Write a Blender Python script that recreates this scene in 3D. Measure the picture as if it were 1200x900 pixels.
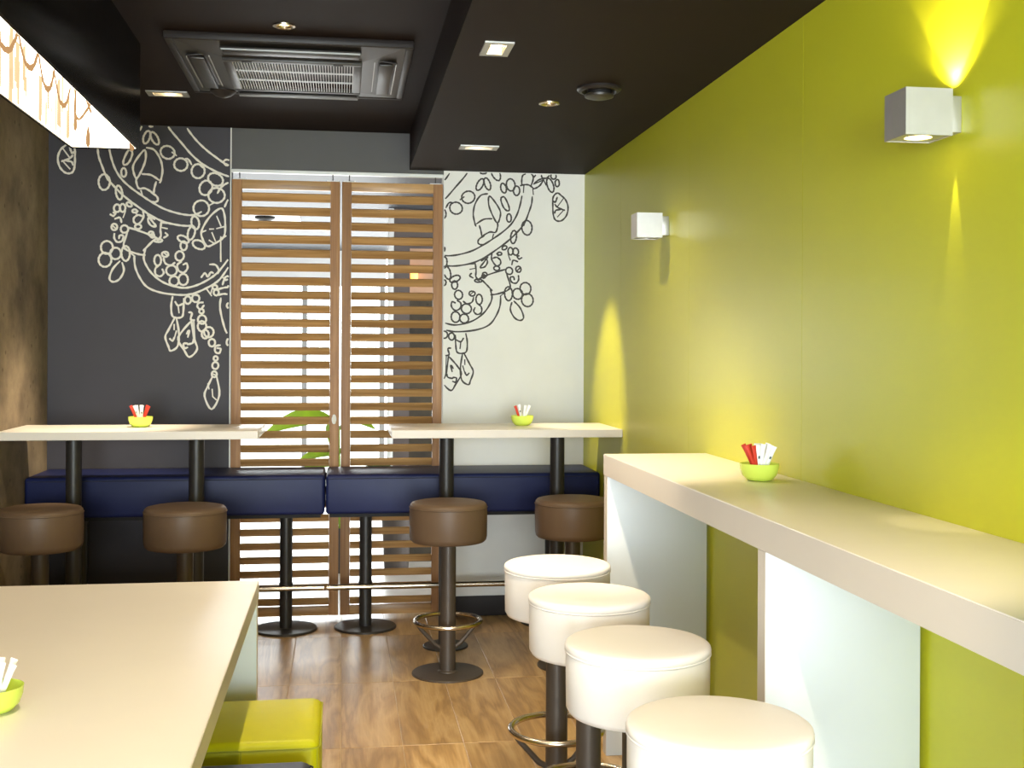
import bpy, bmesh, math, random
from mathutils import Vector, Matrix

for o in list(bpy.data.objects):
    bpy.data.objects.remove(o)
scene = bpy.context.scene
COL = scene.collection
R = math.radians
random.seed(4)

# ------------------------------------------------------------------ camera
cam = bpy.data.cameras.new('camera')
cam.sensor_fit = 'HORIZONTAL'
cam.sensor_width = 36.0
cam.lens = 40.5
cam.shift_y = -38.96 / 1200
cam.clip_start = 0.05
cam_o = bpy.data.objects.new('camera', cam)
COL.objects.link(cam_o)
cam_o.matrix_world = (Matrix.Translation((0, 0, 1.48)) @ Matrix.Rotation(R(-8.344), 4, 'Z')
                      @ Matrix.Rotation(R(90), 4, 'X') @ Matrix.Rotation(R(0.3), 4, 'Z'))
scene.camera = cam_o

# ------------------------------------------------------------------ world, exposure
world = bpy.data.worlds.new('sky')
scene.world = world
world.use_nodes = True
wb = world.node_tree.nodes['Background']
wb.inputs[0].default_value = (0.93, 0.97, 1.0, 1)
wb.inputs[1].default_value = 5.0
vs = scene.view_settings
vs.view_transform = 'Standard'
vs.look = 'None'
vs.gamma = 1.0
vs.use_curve_mapping = False
vs.exposure = 0.30

# ------------------------------------------------------------------ lights of the room
WARM = (1.0, 0.83, 0.60)
def aim(o, d):
    o.rotation_euler = Vector(d).to_track_quat('-Z', 'Y').to_euler()
def area(name, loc, d, sx, sy, power, color, spread=180):
    l = bpy.data.lights.new(name, 'AREA')
    l.shape = 'RECTANGLE'
    l.size, l.size_y, l.energy, l.color = sx, sy, power, color
    l.spread = R(spread)
    o = bpy.data.objects.new(name, l)
    COL.objects.link(o)
    o.location = loc
    aim(o, d)
    return o
def spot(name, loc, target, power, angle, blend=0.5, color=WARM, radius=0.025):
    l = bpy.data.lights.new(name, 'SPOT')
    l.energy, l.color, l.spot_size, l.spot_blend, l.shadow_soft_size = power, color, R(angle), blend, radius
    o = bpy.data.objects.new(name, l)
    COL.objects.link(o)
    o.location = loc
    aim(o, Vector(target) - Vector(loc))
    return o
# daylight entering through the shop window behind the camera
area('window_daylight', (-0.1, -5.40, 1.28), (0, 1, 0.0), 2.6, 2.3, 540, (0.83, 0.93, 1.0))
# side daylight from an unseen shop front, added to brighten the green wall
area('added_side_daylight', (-1.50, -2.70, 1.25), (1, 0, 0.0), 4.0, 2.2, 215, (0.83, 0.93, 1.0))
# daylight coming in through the far glazing
area('glazing_daylight', (-0.9, 11.3, 1.1), (0, -1, 0.0), 3.2, 2.0, 115, (0.95, 0.98, 1.0))

# ------------------------------------------------------------------ materials
def lin(c):
    return tuple(((v / 255) / 12.92 if v / 255 <= 0.04045 else ((v / 255 + 0.055) / 1.055) ** 2.4) for v in c) + (1,)
def newmat(name):
    m = bpy.data.materials.new(name)
    m.use_nodes = True
    nt = m.node_tree
    return m, nt, nt.nodes['Principled BSDF']
def N(nt, t, **kw):
    n = nt.nodes.new(t)
    for k, v in kw.items():
        setattr(n, k, v)
    return n
def plain(name, rgb, rough=0.5, metal=0.0, var=0.06, scale=6.0, bump=0.0, bscale=200.0, spec=0.5):
    m, nt, b = newmat(name)
    tc = N(nt, 'ShaderNodeTexCoord')
    nz = N(nt, 'ShaderNodeTexNoise')
    nz.inputs['Scale'].default_value = scale
    nz.inputs['Detail'].default_value = 4
    nt.links.new(tc.outputs['Object'], nz.inputs['Vector'])
    rp = N(nt, 'ShaderNodeValToRGB')
    c = lin(rgb)
    rp.color_ramp.elements[0].color = tuple(v * (1 - var) for v in c[:3]) + (1,)
    rp.color_ramp.elements[1].color = tuple(min(1, v * (1 + var)) for v in c[:3]) + (1,)
    rp.color_ramp.elements[0].position = 0.3
    rp.color_ramp.elements[1].position = 0.7
    nt.links.new(nz.outputs['Fac'], rp.inputs[0])
    nt.links.new(rp.outputs[0], b.inputs['Base Color'])
    b.inputs['Roughness'].default_value = rough
    b.inputs['Metallic'].default_value = metal
    b.inputs['Specular IOR Level'].default_value = spec
    if bump:
        n2 = N(nt, 'ShaderNodeTexNoise')
        n2.inputs['Scale'].default_value = bscale
        nt.links.new(tc.outputs['Object'], n2.inputs['Vector'])
        bp = N(nt, 'ShaderNodeBump')
        bp.inputs['Strength'].default_value = bump
        bp.inputs['Distance'].default_value = 0.002
        nt.links.new(n2.outputs['Fac'], bp.inputs['Height'])
        nt.links.new(bp.outputs[0], b.inputs['Normal'])
    return m
def emit(name, rgb, strength):
    m, nt, b = newmat(name)
    b.inputs['Base Color'].default_value = lin(rgb)
    b.inputs['Emission Color'].default_value = lin(rgb)
    b.inputs['Emission Strength'].default_value = strength
    return m
def wood(name, c0, c1, c2, axis, rough=0.4, ring=9.0, bump=0.08, stretch=14.0, spread=0.9):
    """grain that runs along the given object axis, shifted for each piece"""
    m, nt, b = newmat(name)
    tc = N(nt, 'ShaderNodeTexCoord')
    oi = N(nt, 'ShaderNodeObjectInfo')
    off = N(nt, 'ShaderNodeVectorMath', operation='SCALE')
    off.inputs[0].default_value = (17.3, 31.7, 23.9)
    nt.links.new(oi.outputs['Random'], off.inputs['Scale'])
    add = N(nt, 'ShaderNodeVectorMath', operation='ADD')
    nt.links.new(tc.outputs['Object'], add.inputs[0])
    nt.links.new(off.outputs[0], add.inputs[1])
    mp = N(nt, 'ShaderNodeMapping')
    s = [stretch, stretch, stretch]
    s[axis] = 1.1
    mp.inputs['Scale'].default_value = s
    nt.links.new(add.outputs[0], mp.inputs['Vector'])
    n1 = N(nt, 'ShaderNodeTexNoise')
    n1.inputs['Scale'].default_value = 1.0
    n1.inputs['Detail'].default_value = 5
    n1.inputs['Distortion'].default_value = 0.6
    nt.links.new(mp.outputs[0], n1.inputs['Vector'])
    mul = N(nt, 'ShaderNodeMath', operation='MULTIPLY')
    mul.inputs[1].default_value = ring
    nt.links.new(n1.outputs['Fac'], mul.inputs[0])
    fr = N(nt, 'ShaderNodeMath', operation='PINGPONG')
    fr.inputs[1].default_value = 1.0
    nt.links.new(mul.outputs[0], fr.inputs[0])
    mp2 = N(nt, 'ShaderNodeMapping')
    s2 = [160.0, 160.0, 160.0]
    s2[axis] = 5.0
    mp2.inputs['Scale'].default_value = s2
    nt.links.new(add.outputs[0], mp2.inputs['Vector'])
    n2 = N(nt, 'ShaderNodeTexNoise')
    n2.inputs['Scale'].default_value = 1.0
    n2.inputs['Detail'].default_value = 3
    nt.links.new(mp2.outputs[0], n2.inputs['Vector'])
    mx = N(nt, 'ShaderNodeMix')
    mx.inputs[0].default_value = 0.45
    nt.links.new(fr.outputs[0], mx.inputs[2])
    nt.links.new(n2.outputs['Fac'], mx.inputs[3])
    rp = N(nt, 'ShaderNodeValToRGB')
    rp.color_ramp.elements[0].color = lin(c0)
    rp.color_ramp.elements[0].position = 0.5 - 0.45 * spread
    rp.color_ramp.elements[1].color = lin(c2)
    rp.color_ramp.elements[1].position = 0.5 + 0.45 * spread
    e = rp.color_ramp.elements.new(0.5)
    e.color = lin(c1)
    nt.links.new(mx.outputs[0], rp.inputs[0])
    hv = N(nt, 'ShaderNodeHueSaturation')
    mr = N(nt, 'ShaderNodeMapRange')
    mr.inputs['To Min'].default_value = 0.86
    mr.inputs['To Max'].default_value = 1.12
    nt.links.new(oi.outputs['Random'], mr.inputs['Value'])
    nt.links.new(mr.outputs[0], hv.inputs['Value'])
    nt.links.new(rp.outputs[0], hv.inputs['Color'])
    nt.links.new(hv.outputs[0], b.inputs['Base Color'])
    b.inputs['Roughness'].default_value = rough
    bp = N(nt, 'ShaderNodeBump')
    bp.inputs['Strength'].default_value = bump
    bp.inputs['Distance'].default_value = 0.002
    nt.links.new(mx.outputs[0], bp.inputs['Height'])
    nt.links.new(bp.outputs[0], b.inputs['Normal'])
    return m
def concrete(name, a, b_, rough=0.75):
    m, nt, b = newmat(name)
    tc = N(nt, 'ShaderNodeTexCoord')
    n1 = N(nt, 'ShaderNodeTexNoise')
    n1.inputs['Scale'].default_value = 2.6
    n1.inputs['Detail'].default_value = 8
    n1.inputs['Roughness'].default_value = 0.65
    nt.links.new(tc.outputs['Object'], n1.inputs['Vector'])
    rp = N(nt, 'ShaderNodeValToRGB')
    rp.color_ramp.elements[0].color = lin(a)
    rp.color_ramp.elements[0].position = 0.35
    rp.color_ramp.elements[1].color = lin(b_)
    rp.color_ramp.elements[1].position = 0.68
    nt.links.new(n1.outputs['Fac'], rp.inputs[0])
    vo = N(nt, 'ShaderNodeTexVoronoi')
    vo.inputs['Scale'].default_value = 11
    vo.inputs['Randomness'].default_value = 1.0
    nt.links.new(tc.outputs['Object'], vo.inputs['Vector'])
    r2 = N(nt, 'ShaderNodeValToRGB')
    r2.color_ramp.elements[0].color = (0.35, 0.33, 0.3, 1)
    r2.color_ramp.elements[0].position = 0.06
    r2.color_ramp.elements[1].color = (1, 1, 1, 1)
    r2.color_ramp.elements[1].position = 0.14
    nt.links.new(vo.outputs['Distance'], r2.inputs[0])
    mx = N(nt, 'ShaderNodeMix', data_type='RGBA', blend_type='MULTIPLY')
    mx.inputs[0].default_value = 0.8
    nt.links.new(rp.outputs[0], mx.inputs[6])
    nt.links.new(r2.outputs[0], mx.inputs[7])
    nt.links.new(mx.outputs[2], b.inputs['Base Color'])
    b.inputs['Roughness'].default_value = rough
    bp = N(nt, 'ShaderNodeBump')
    bp.inputs['Strength'].default_value = 0.35
    bp.inputs['Distance'].default_value = 0.004
    nt.links.new(n1.outputs['Fac'], bp.inputs['Height'])
    nt.links.new(bp.outputs[0], b.inputs['Normal'])
    return m
def glass(name, tint=(0.95, 0.98, 0.97, 1), gl=0.07):
    m = bpy.data.materials.new(name)
    m.use_nodes = True
    nt = m.node_tree
    nt.nodes.clear()
    out = N(nt, 'ShaderNodeOutputMaterial')
    t = N(nt, 'ShaderNodeBsdfTransparent')
    t.inputs[0].default_value = tint
    g = N(nt, 'ShaderNodeBsdfGlossy')
    g.inputs['Roughness'].default_value = 0.02
    mx = N(nt, 'ShaderNodeMixShader')
    mx.inputs[0].default_value = gl
    nt.links.new(t.outputs[0], mx.inputs[1])
    nt.links.new(g.outputs[0], mx.inputs[2])
    nt.links.new(mx.outputs[0], out.inputs[0])
    return m

M = {}
M['ceiling'] = plain('dark_ceiling_paint', (36, 26, 22), 0.65, var=0.04, spec=0.1)
M['green'] = plain('lime_wall_paint', (192, 193, 38), 0.36, var=0.03, scale=1.5)
M['navy_wall'] = plain('charcoal_navy_wallpaper', (54, 50, 56), 0.6, var=0.04)
M['white_wall'] = plain('off_white_wallpaper', (232, 230, 223), 0.6, var=0.02)
M['grey_wall'] = plain('grey_bulkhead_paint', (80, 78, 76), 0.6, var=0.04)
M['concrete'] = concrete('concrete_wall', (98, 84, 68), (160, 142, 116))
M['base'] = plain('dark_brown_baseboard', (40, 34, 31), 0.55, spec=0.2)
M['grout'] = plain('beige_grout', (200, 180, 150), 0.8)
M['tile'] = wood('wood_look_tile', (132, 102, 64), (174, 140, 92), (198, 168, 120), 1, rough=0.3, ring=9.0, bump=0.05, stretch=8.0, spread=1.0)
M['slat_wood'] = wood('oak_slat', (142, 104, 60), (174, 133, 82), (194, 154, 102), 0, rough=0.42, ring=5.0, stretch=30)
M['stile_wood'] = wood('oak_stile', (144, 102, 64), (166, 122, 80), (184, 142, 98), 2, rough=0.55, ring=4.0, stretch=30)
M['laminate'] = plain('cream_laminate', (236, 229, 218), 0.33, var=0.012)
M['laminate_edge'] = plain('white_laminate_edge', (210, 202, 190), 0.42, var=0.012)
M['panel_white'] = plain('white_support_panel', (206, 212, 213), 0.42, var=0.012)
M['navy'] = plain('navy_leather', (25, 33, 76), 0.45, spec=0.25, var=0.06, bump=0.12, bscale=350)
M['navy_pouf'] = plain('dark_navy_leather', (48, 52, 74), 0.4, var=0.06, bump=0.12, bscale=350)
M['taupe'] = plain('taupe_leather', (96, 77, 59), 0.45, spec=0.3, var=0.05, bump=0.12, bscale=350)
M['white_leather'] = plain('cream_white_leather', (242, 237, 231), 0.42, var=0.015, bump=0.1, bscale=350)
M['lime_leather'] = plain('lime_leather', (196, 192, 12), 0.45, var=0.05, bump=0.12, bscale=350, spec=0.3)
M['stitch'] = plain('stitch_thread', (172, 172, 36), 0.7)
M['navy_stitch'] = plain('navy_stitch_thread', (30, 34, 56), 0.7)
M['dark_metal'] = plain('charcoal_powder_coat', (52, 49, 46), 0.42, 0.3, var=0.05)
M['brown_metal'] = plain('brown_grey_powder_coat', (78, 69, 60), 0.45, 0.3, var=0.05)
M['steel'] = plain('brushed_steel', (205, 194, 176), 0.24, 1.0, var=0.05)
M['alu'] = plain('brushed_aluminium', (190, 188, 184), 0.42, 0.75, var=0.03, scale=30)
M['white_plastic'] = plain('white_plastic', (232, 232, 228), 0.45, var=0.01)
M['ac'] = plain('dark_grey_plastic', (46, 42, 38), 0.4, 0.15, var=0.05)
M['ac_dark'] = plain('dark_plastic', (40, 35, 33), 0.45, 0.0, var=0.05, spec=0.25)
M['black'] = plain('black_plastic', (30, 28, 27), 0.5, var=0.05, spec=0.15)
M['black_gloss'] = plain('brown_black_gloss', (14, 10, 8), 0.25, var=0.08, scale=3, spec=0.04)
M['lime_ceramic'] = plain('lime_ceramic', (212, 232, 96), 0.25, var=0.03)
M['paper'] = plain('white_paper', (244, 244, 242), 0.6, var=0.02)
M['paper_red'] = plain('red_paper', (206, 52, 26), 0.55, var=0.08)
M['paper_grey'] = plain('grey_print', (90, 100, 104), 0.6)
M['line_white'] = plain('cream_line_print', (232, 226, 212), 0.6, var=0.01)
M['line_dark'] = plain('charcoal_line_print', (58, 52, 46), 0.6, var=0.02)
M['lens'] = emit('warm_lamp_lens', (255, 222, 160), 16.0)
M['lens_wall'] = emit('warm_wall_lamp_lens', (255, 226, 150), 9.0)
M['shade_glow'] = emit('backlit_panel', (255, 240, 214), 4.5)
M['shade_glow'].node_tree.nodes['Principled BSDF'].inputs['Base Color'].default_value = (0.3, 0.28, 0.25, 1)
M['shade_print'] = emit('backlit_print', (200, 150, 100), 0.55)
M['shade_streak'] = emit('backlit_pale_streak', (240, 208, 160), 0.85)
for k_ in ('shade_print', 'shade_streak'):
    M[k_].node_tree.nodes['Principled BSDF'].inputs['Base Color'].default_value = (0.05, 0.035, 0.02, 1)
    M[k_].node_tree.nodes['Principled BSDF'].inputs['Specular IOR Level'].default_value = 0.0
    M[k_].node_tree.nodes['Principled BSDF'].inputs['Roughness'].default_value = 1.0
M['glass'] = glass('clear_glass')
M['frame_white'] = plain('white_window_frame', (225, 226, 224), 0.4, var=0.01)
M['frame_grey'] = plain('grey_window_frame', (150, 150, 148), 0.4)
M['ceil_light'] = plain('pale_grey_ceiling', (74, 76, 80), 0.6, var=0.02)
M['pale_floor'] = plain('pale_tile_floor', (196, 188, 176), 0.35, var=0.05)
M['ground'] = plain('pale_paving', (205, 203, 196), 0.8, var=0.05)
M['brown_wall'] = plain('dark_brown_wall', (84, 74, 70), 0.6)
M['tan'] = plain('tan_panel', (176, 140, 112), 0.5, var=0.1)
M['stone'] = concrete('dark_stone_cladding', (28, 24, 19), (72, 62, 42))
M['leaf'] = plain('green_leaf', (136, 168, 26), 0.5, var=0.2, scale=8)
M['leaf_dark'] = plain('deep_green_leaf', (66, 98, 34), 0.45, var=0.2, scale=8)
M['pot'] = plain('grey_planter', (70, 62, 56), 0.6)
M['amber'] = emit('amber_lamp_glow', (255, 186, 80), 3.0)
M['cool_lens'] = emit('white_ceiling_lamp', (255, 250, 240), 3.0)

# ------------------------------------------------------------------ mesh helpers
def tag(o, label=None, cat=None, group=None, kind=None):
    if label: o['label'] = label
    if cat: o['category'] = cat
    if group: o['group'] = group
    if kind: o['kind'] = kind
    return o
def link(name, me, mats, parent=None, loc=None, rotz=0.0):
    o = bpy.data.objects.new(name, me)
    COL.objects.link(o)
    if not isinstance(mats, (list, tuple)):
        mats = [mats]
    if len(me.materials) == 0:
        for m in mats:
            me.materials.append(M[m] if isinstance(m, str) else m)
    if parent is not None:
        o.parent = parent
    if loc is not None:
        o.location = loc
    if rotz:
        o.rotation_euler = (0, 0, rotz)
    return o
def empty(name, loc, rotz=0.0):
    o = bpy.data.objects.new(name, None)
    o.empty_display_size = 0.05
    COL.objects.link(o)
    o.location = loc
    o.rotation_euler = (0, 0, rotz)
    return o
def finish(bm, name, smooth=None):
    bmesh.ops.recalc_face_normals(bm, faces=bm.faces)
    me = bpy.data.meshes.new(name)
    bm.to_mesh(me)
    bm.free()
    if smooth is not None:
        for p in me.polygons:
            p.use_smooth = True
        me.set_sharp_from_angle(angle=R(smooth))
    return me
def box_into(bm, lo, hi, bev=0.0, seg=2):
    x0, y0, z0 = lo
    x1, y1, z1 = hi
    vs_ = [bm.verts.new(c) for c in ((x0, y0, z0), (x1, y0, z0), (x1, y1, z0), (x0, y1, z0),
                                     (x0, y0, z1), (x1, y0, z1), (x1, y1, z1), (x0, y1, z1))]
    fs = [bm.faces.new([vs_[i] for i in q]) for q in ((0, 3, 2, 1), (4, 5, 6, 7), (0, 1, 5, 4), (1, 2, 6, 5), (2, 3, 7, 6), (3, 0, 4, 7))]
    if bev > 0:
        ed = list({e for f in fs for e in f.edges})
        bmesh.ops.bevel(bm, geom=ed, offset=bev, segments=seg, profile=0.5, affect='EDGES')
def boxes_mesh(name, items, bev=0.0, seg=2):
    bm = bmesh.new()
    for lo, hi in items:
        box_into(bm, lo, hi, bev, seg)
    return finish(bm, name, 40 if bev else None)
def box(name, lo, hi, mat, parent=None, bev=0.0, seg=2, loc=None):
    return link(name, boxes_mesh(name, [(lo, hi)], bev, seg), mat, parent, loc)
def lathe_mesh(name, prof, n=48, smooth=35, cap=True):
    bm = bmesh.new()
    rings = []
    for r, z in prof:
        if r < 1e-5:
            rings.append([bm.verts.new((0, 0, z))])
        else:
            rings.append([bm.verts.new((r * math.cos(2 * math.pi * i / n), r * math.sin(2 * math.pi * i / n), z)) for i in range(n)])
    for a, b in zip(rings, rings[1:]):
        if len(a) == 1 and len(b) == 1:
            continue
        for i in range(n):
            j = (i + 1) % n
            if len(a) == 1:
                bm.faces.new((a[0], b[i], b[j]))
            elif len(b) == 1:
                bm.faces.new((a[i], a[j], b[0]))
            else:
                bm.faces.new((a[i], a[j], b[j], b[i]))
    if cap:
        for rg in (rings[0], rings[-1]):
            if len(rg) > 1:
                bm.faces.new(rg)
    return finish(bm, name, smooth)
def tube_into(bm, pts, rad, n=10, closed=False):
    pts = [Vector(p) for p in pts]
    rings = []
    K = len(pts)
    for k, p in enumerate(pts):
        if closed:
            t = pts[(k + 1) % K] - pts[k - 1]
        else:
            t = pts[min(k + 1, K - 1)] - pts[max(k - 1, 0)]
        t.normalize()
        up = Vector((0, 0, 1)) if abs(t.z) < 0.95 else Vector((1, 0, 0))
        a = t.cross(up).normalized()
        b = t.cross(a)
        rr = rad[k] if isinstance(rad, (list, tuple)) else rad
        rings.append([bm.verts.new(p + (a * math.cos(2 * math.pi * i / n) + b * math.sin(2 * math.pi * i / n)) * rr) for i in range(n)])
    for k in range(K if closed else K - 1):
        A, B = rings[k], rings[(k + 1) % K]
        for i in range(n):
            j = (i + 1) % n
            bm.faces.new((A[i], A[j], B[j], B[i]))
    if not closed:
        bm.faces.new(rings[0])
        bm.faces.new(rings[-1])
def tube(name, pts, rad, mat, parent=None, n=12, closed=False, loc=None):
    bm = bmesh.new()
    tube_into(bm, pts, rad, n, closed)
    return link(name, finish(bm, name, 50), mat, parent, loc)
def disc_pts(r, z, n=40):
    return [(r * math.cos(2 * math.pi * i / n), r * math.sin(2 * math.pi * i / n), z) for i in range(n)]
def copy_tree(o, parent=None):
    c = o.copy()
    COL.objects.link(c)
    c.parent = parent
    for ch in o.children:
        copy_tree(ch, c)
    return c
def sheet_mesh(name, x0, x1, y0, y1, z0, z1, holes):
    """horizontal slab with rectangular holes"""
    xs = sorted({x0, x1} | {v for h in holes for v in (h[0], h[1])})
    ys = sorted({y0, y1} | {v for h in holes for v in (h[2], h[3])})
    bm = bmesh.new()
    def inside(a, b):
        return any(h[0] < a < h[1] and h[2] < b < h[3] for h in holes) or not (x0 < a < x1 and y0 < b < y1)
    vd = {}
    def v(x, y, z):
        k = (x, y, z)
        if k not in vd:
            vd[k] = bm.verts.new(k)
        return vd[k]
    nx, ny = len(xs) - 1, len(ys) - 1
    fill = {(i, j): not inside((xs[i] + xs[i + 1]) / 2, (ys[j] + ys[j + 1]) / 2) for i in range(nx) for j in range(ny)}
    for (i, j), ok in fill.items():
        if not ok:
            continue
        a, b, c, d = xs[i], xs[i + 1], ys[j], ys[j + 1]
        bm.faces.new((v(a, c, z0), v(a, d, z0), v(b, d, z0), v(b, c, z0)))
        bm.faces.new((v(a, c, z1), v(b, c, z1), v(b, d, z1), v(a, d, z1)))
        for di, dj, p, q in ((-1, 0, (a, c), (a, d)), (1, 0, (b, c), (b, d)), (0, -1, (a, c), (b, c)), (0, 1, (a, d), (b, d))):
            if not fill.get((i + di, j + dj), False):
                bm.faces.new((v(*p, z0), v(*q, z0), v(*q, z1), v(*p, z1)))
    return finish(bm, name)
def catmull(pts, sub=4):
    if len(pts) < 3:
        return list(pts)
    out = []
    n = len(pts)
    closed = (abs(pts[0][0] - pts[-1][0]) + abs(pts[0][1] - pts[-1][1])) < 1e-6
    for i in range(n - 1):
        p1, p2 = pts[i], pts[i + 1]
        p0 = pts[i - 1] if i > 0 else (pts[-2] if closed else p1)
        p3 = pts[i + 2] if i + 2 < n else (pts[1] if closed else p2)
        for k in range(sub):
            t = k / sub
            out.append(tuple(0.5 * (2 * p1[d] + (p2[d] - p0[d]) * t + (2 * p0[d] - 5 * p1[d] + 4 * p2[d] - p3[d]) * t * t
                                    + (3 * p1[d] - p0[d] - 3 * p2[d] + p3[d]) * t ** 3) for d in (0, 1)))
    out.append(tuple(pts[-1]))
    return out
def ribbons_mesh(name, strokes, w, to3d, inside=None, sub=4):
    """drawn lines of width w on a flat surface; to3d maps (u, v) to a point on it"""
    bm = bmesh.new()
    cnt = [0]
    def run(q):
        if len(q) < 2:
            return
        L, Rr = [], []
        cnt[0] += 1
        for k, p in enumerate(q):
            a, b = q[max(k - 1, 0)], q[min(k + 1, len(q) - 1)]
            tx, ty = b[0] - a[0], b[1] - a[1]
            l = math.hypot(tx, ty) or 1e-6
            tx, ty = tx / l, ty / l
            ww = w / 2 * (0.86 + 0.14 * math.sin(k * 1.7 + p[0] * 40))
            ex = 0.0 if 0 < k < len(q) - 1 else (-w * 0.3 if k == 0 else w * 0.3)
            px, py = p[0] + tx * ex, p[1] + ty * ex
            if ex:
                ww *= 0.7
            lift = cnt[0] * 1.2e-5 + k * 2e-7   # crossing lines lie one over the other
            L.append(bm.verts.new(to3d(px - ty * ww, py + tx * ww, lift)))
            Rr.append(bm.verts.new(to3d(px + ty * ww, py - tx * ww, lift)))
        for k in range(len(q) - 1):
            bm.faces.new((L[k], L[k + 1], Rr[k + 1], Rr[k]))
    for s in strokes:
        q = catmull(s, sub)
        if inside is None:
            run(q)
            continue
        cur = []
        for p in q:
            if inside(*p):
                cur.append(p)
            else:
                run(cur)
                cur = []
        run(cur)
    me = bpy.data.meshes.new(name)
    bm.to_mesh(me)
    bm.free()
    return me

# ------------------------------------------------------------------ room shell
XL, XR, YF, YB = -1.55, 1.35, -5.50, 6.40
ZC, ZS, XS = 2.68, 2.48, 0.36
OX0, OX1, OZ = -0.605, 0.55, 2.46

floor = tag(box('floor', (XL - 0.1, YF - 0.1, -0.06), (XR + 0.1, YB + 0.12, -0.004), 'grout'), 'wood look tiled floor of the dining room', kind='structure')
TW, TL, GAP = 0.229, 0.842, 0.0022
ix0 = math.floor((XL) / TW)
tile_meshes = {}
for ix in range(ix0, math.ceil(XR / TW)):
    for iy in range(-13, 3):
        xa, xb = max(ix * TW, XL), min((ix + 1) * TW, XR)
        ya, yb = max(5.165 + iy * TL, YF), min(5.165 + (iy + 1) * TL, YB + 0.12 if OX0 < (xa + xb) / 2 < OX1 else YB)
        if xb - xa < 0.02 or yb - ya < 0.02:
            continue
        sx, sy = (xb - xa) / 2 - GAP / 2, (yb - ya) / 2 - GAP / 2
        key = (round(sx, 4), round(sy, 4))
        if key not in tile_meshes:
            bm = bmesh.new()
            box_into(bm, (-sx, -sy, -0.010), (sx, sy, 0.0))
            ed = [e for e in bm.edges if all(abs(v.co.z) < 1e-6 for v in e.verts)]
            bmesh.ops.bevel(bm, geom=ed, offset=0.0012, segments=1, affect='EDGES')
            tile_meshes[key] = finish(bm, 'floor_tile')
        link('floor_tile', tile_meshes[key], 'tile', floor, ((xa + xb) / 2, (ya + yb) / 2, 0))

# ceiling with cut-outs for the fittings
HI_SQ = (-0.82, 5.585)
HI_RD = (-0.222, 4.346)
SO_SQ1, SO_SQ2 = (0.497, 3.775), (0.655, 5.625)
SO_RD = (0.818, 4.58)
SPK = (0.957, 4.28)
AC = (-0.205, 4.945)
HI_SQ2, HI_RD2 = (-0.222, 2.05), (-0.222, 0.4)
SO_SQ3, SO_RD2, SO_SQ4 = (0.497, 1.30), (0.54, 2.95), (0.497, 0.0)
def hole(c, hx, hy):
    return (c[0] - hx, c[0] + hx, c[1] - hy, c[1] + hy)
def disc_hole(c):
    return hole(c, 0.024, 0.024)
ceil = link('ceiling', sheet_mesh('ceiling', XL - 0.1, XS, YF - 0.1, YB + 0.12, ZC, ZC + 0.02,
            [hole(HI_SQ, 0.07, 0.035), hole(HI_SQ2, 0.07, 0.035), disc_hole(HI_RD), disc_hole(HI_RD2), hole(AC, 0.41, 0.41)]), 'ceiling')
tag(ceil, 'dark brown painted ceiling', kind='structure')
soff = link('soffit', sheet_mesh('soffit', XS + 0.02, XR + 0.1, YF - 0.1, YB, ZS, ZS + 0.02,
            [hole(SO_SQ1, 0.028, 0.062), hole(SO_SQ2, 0.07, 0.035), hole(SO_SQ3, 0.07, 0.035), hole(SO_SQ4, 0.07, 0.035),
             disc_hole(SO_RD), disc_hole(SO_RD2)]), 'ceiling', ceil)
box('soffit_side', (XS, YF - 0.1, ZS), (XS + 0.02, YB, ZC + 0.02), 'ceiling', ceil)
box('ceiling_void_cover', (XL - 0.1, YF - 0.1, ZC + 0.28), (XR + 0.1, YB + 0.12, ZC + 0.30), 'ceiling', ceil)

wl = tag(link('wall_left', boxes_mesh('wall_left', [((XL - 0.1, -0.65, 0), (XL, YB + 0.12, ZC)), ((XL - 0.1, YF - 0.1, 0), (XL, -4.75, ZC)),
        ((XL - 0.1, -4.75, 0), (XL, -0.65, 0.1)), ((XL - 0.1, -4.75, 2.42), (XL, -0.65, ZC))]), 'concrete'), 'rough brown grey concrete wall', kind='structure')
wr = tag(box('wall_right', (XR + 0.006, YF - 0.1, 0), (XR + 0.1, YB + 0.12, ZS), 'stitch'), 'lime green panelled wall', kind='structure')
ys = [YB, 5.535, 4.400, 3.265, 2.130, 0.995, -0.140, -1.275, -2.41, -3.545, -4.68, YF]
for a, b in zip(ys, ys[1:]):
    box('wall_panel', (XR, b + 0.0005, 0.0), (XR + 0.006, a - 0.0005, ZS), 'green', wr, bev=0.0006, seg=1)

wb_ = tag(box('wall_back', (OX0, YB, OZ), (OX1, YB + 0.12, ZC), 'grey_wall'), 'end wall with grey bulkhead over the opening', kind='structure')
navy = box('navy_panel', (XL, YB, 0), (OX0, YB + 0.12, ZC), 'navy_wall', wb_)
navy['label'] = 'charcoal navy wall panel'
white = box('white_panel', (OX1, YB, 0), (XR, YB + 0.12, ZC), 'white_wall', wb_)
white['label'] = 'off white wall panel'
tag(box('trim_1', (OX0 - 0.004, YB - 0.004, 0.0), (OX0 + 0.002, YB, ZC), 'white_wall'), kind='structure')
tag(box('baseboard_back', (OX1, YB - 0.012, 0), (XR, YB, 0.11), 'base', bev=0.002), kind='structure')
tag(box('baseboard_back', (XL, YB - 0.012, 0), (OX0 - 0.005, YB, 0.11), 'base', bev=0.002), kind='structure')

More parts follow.
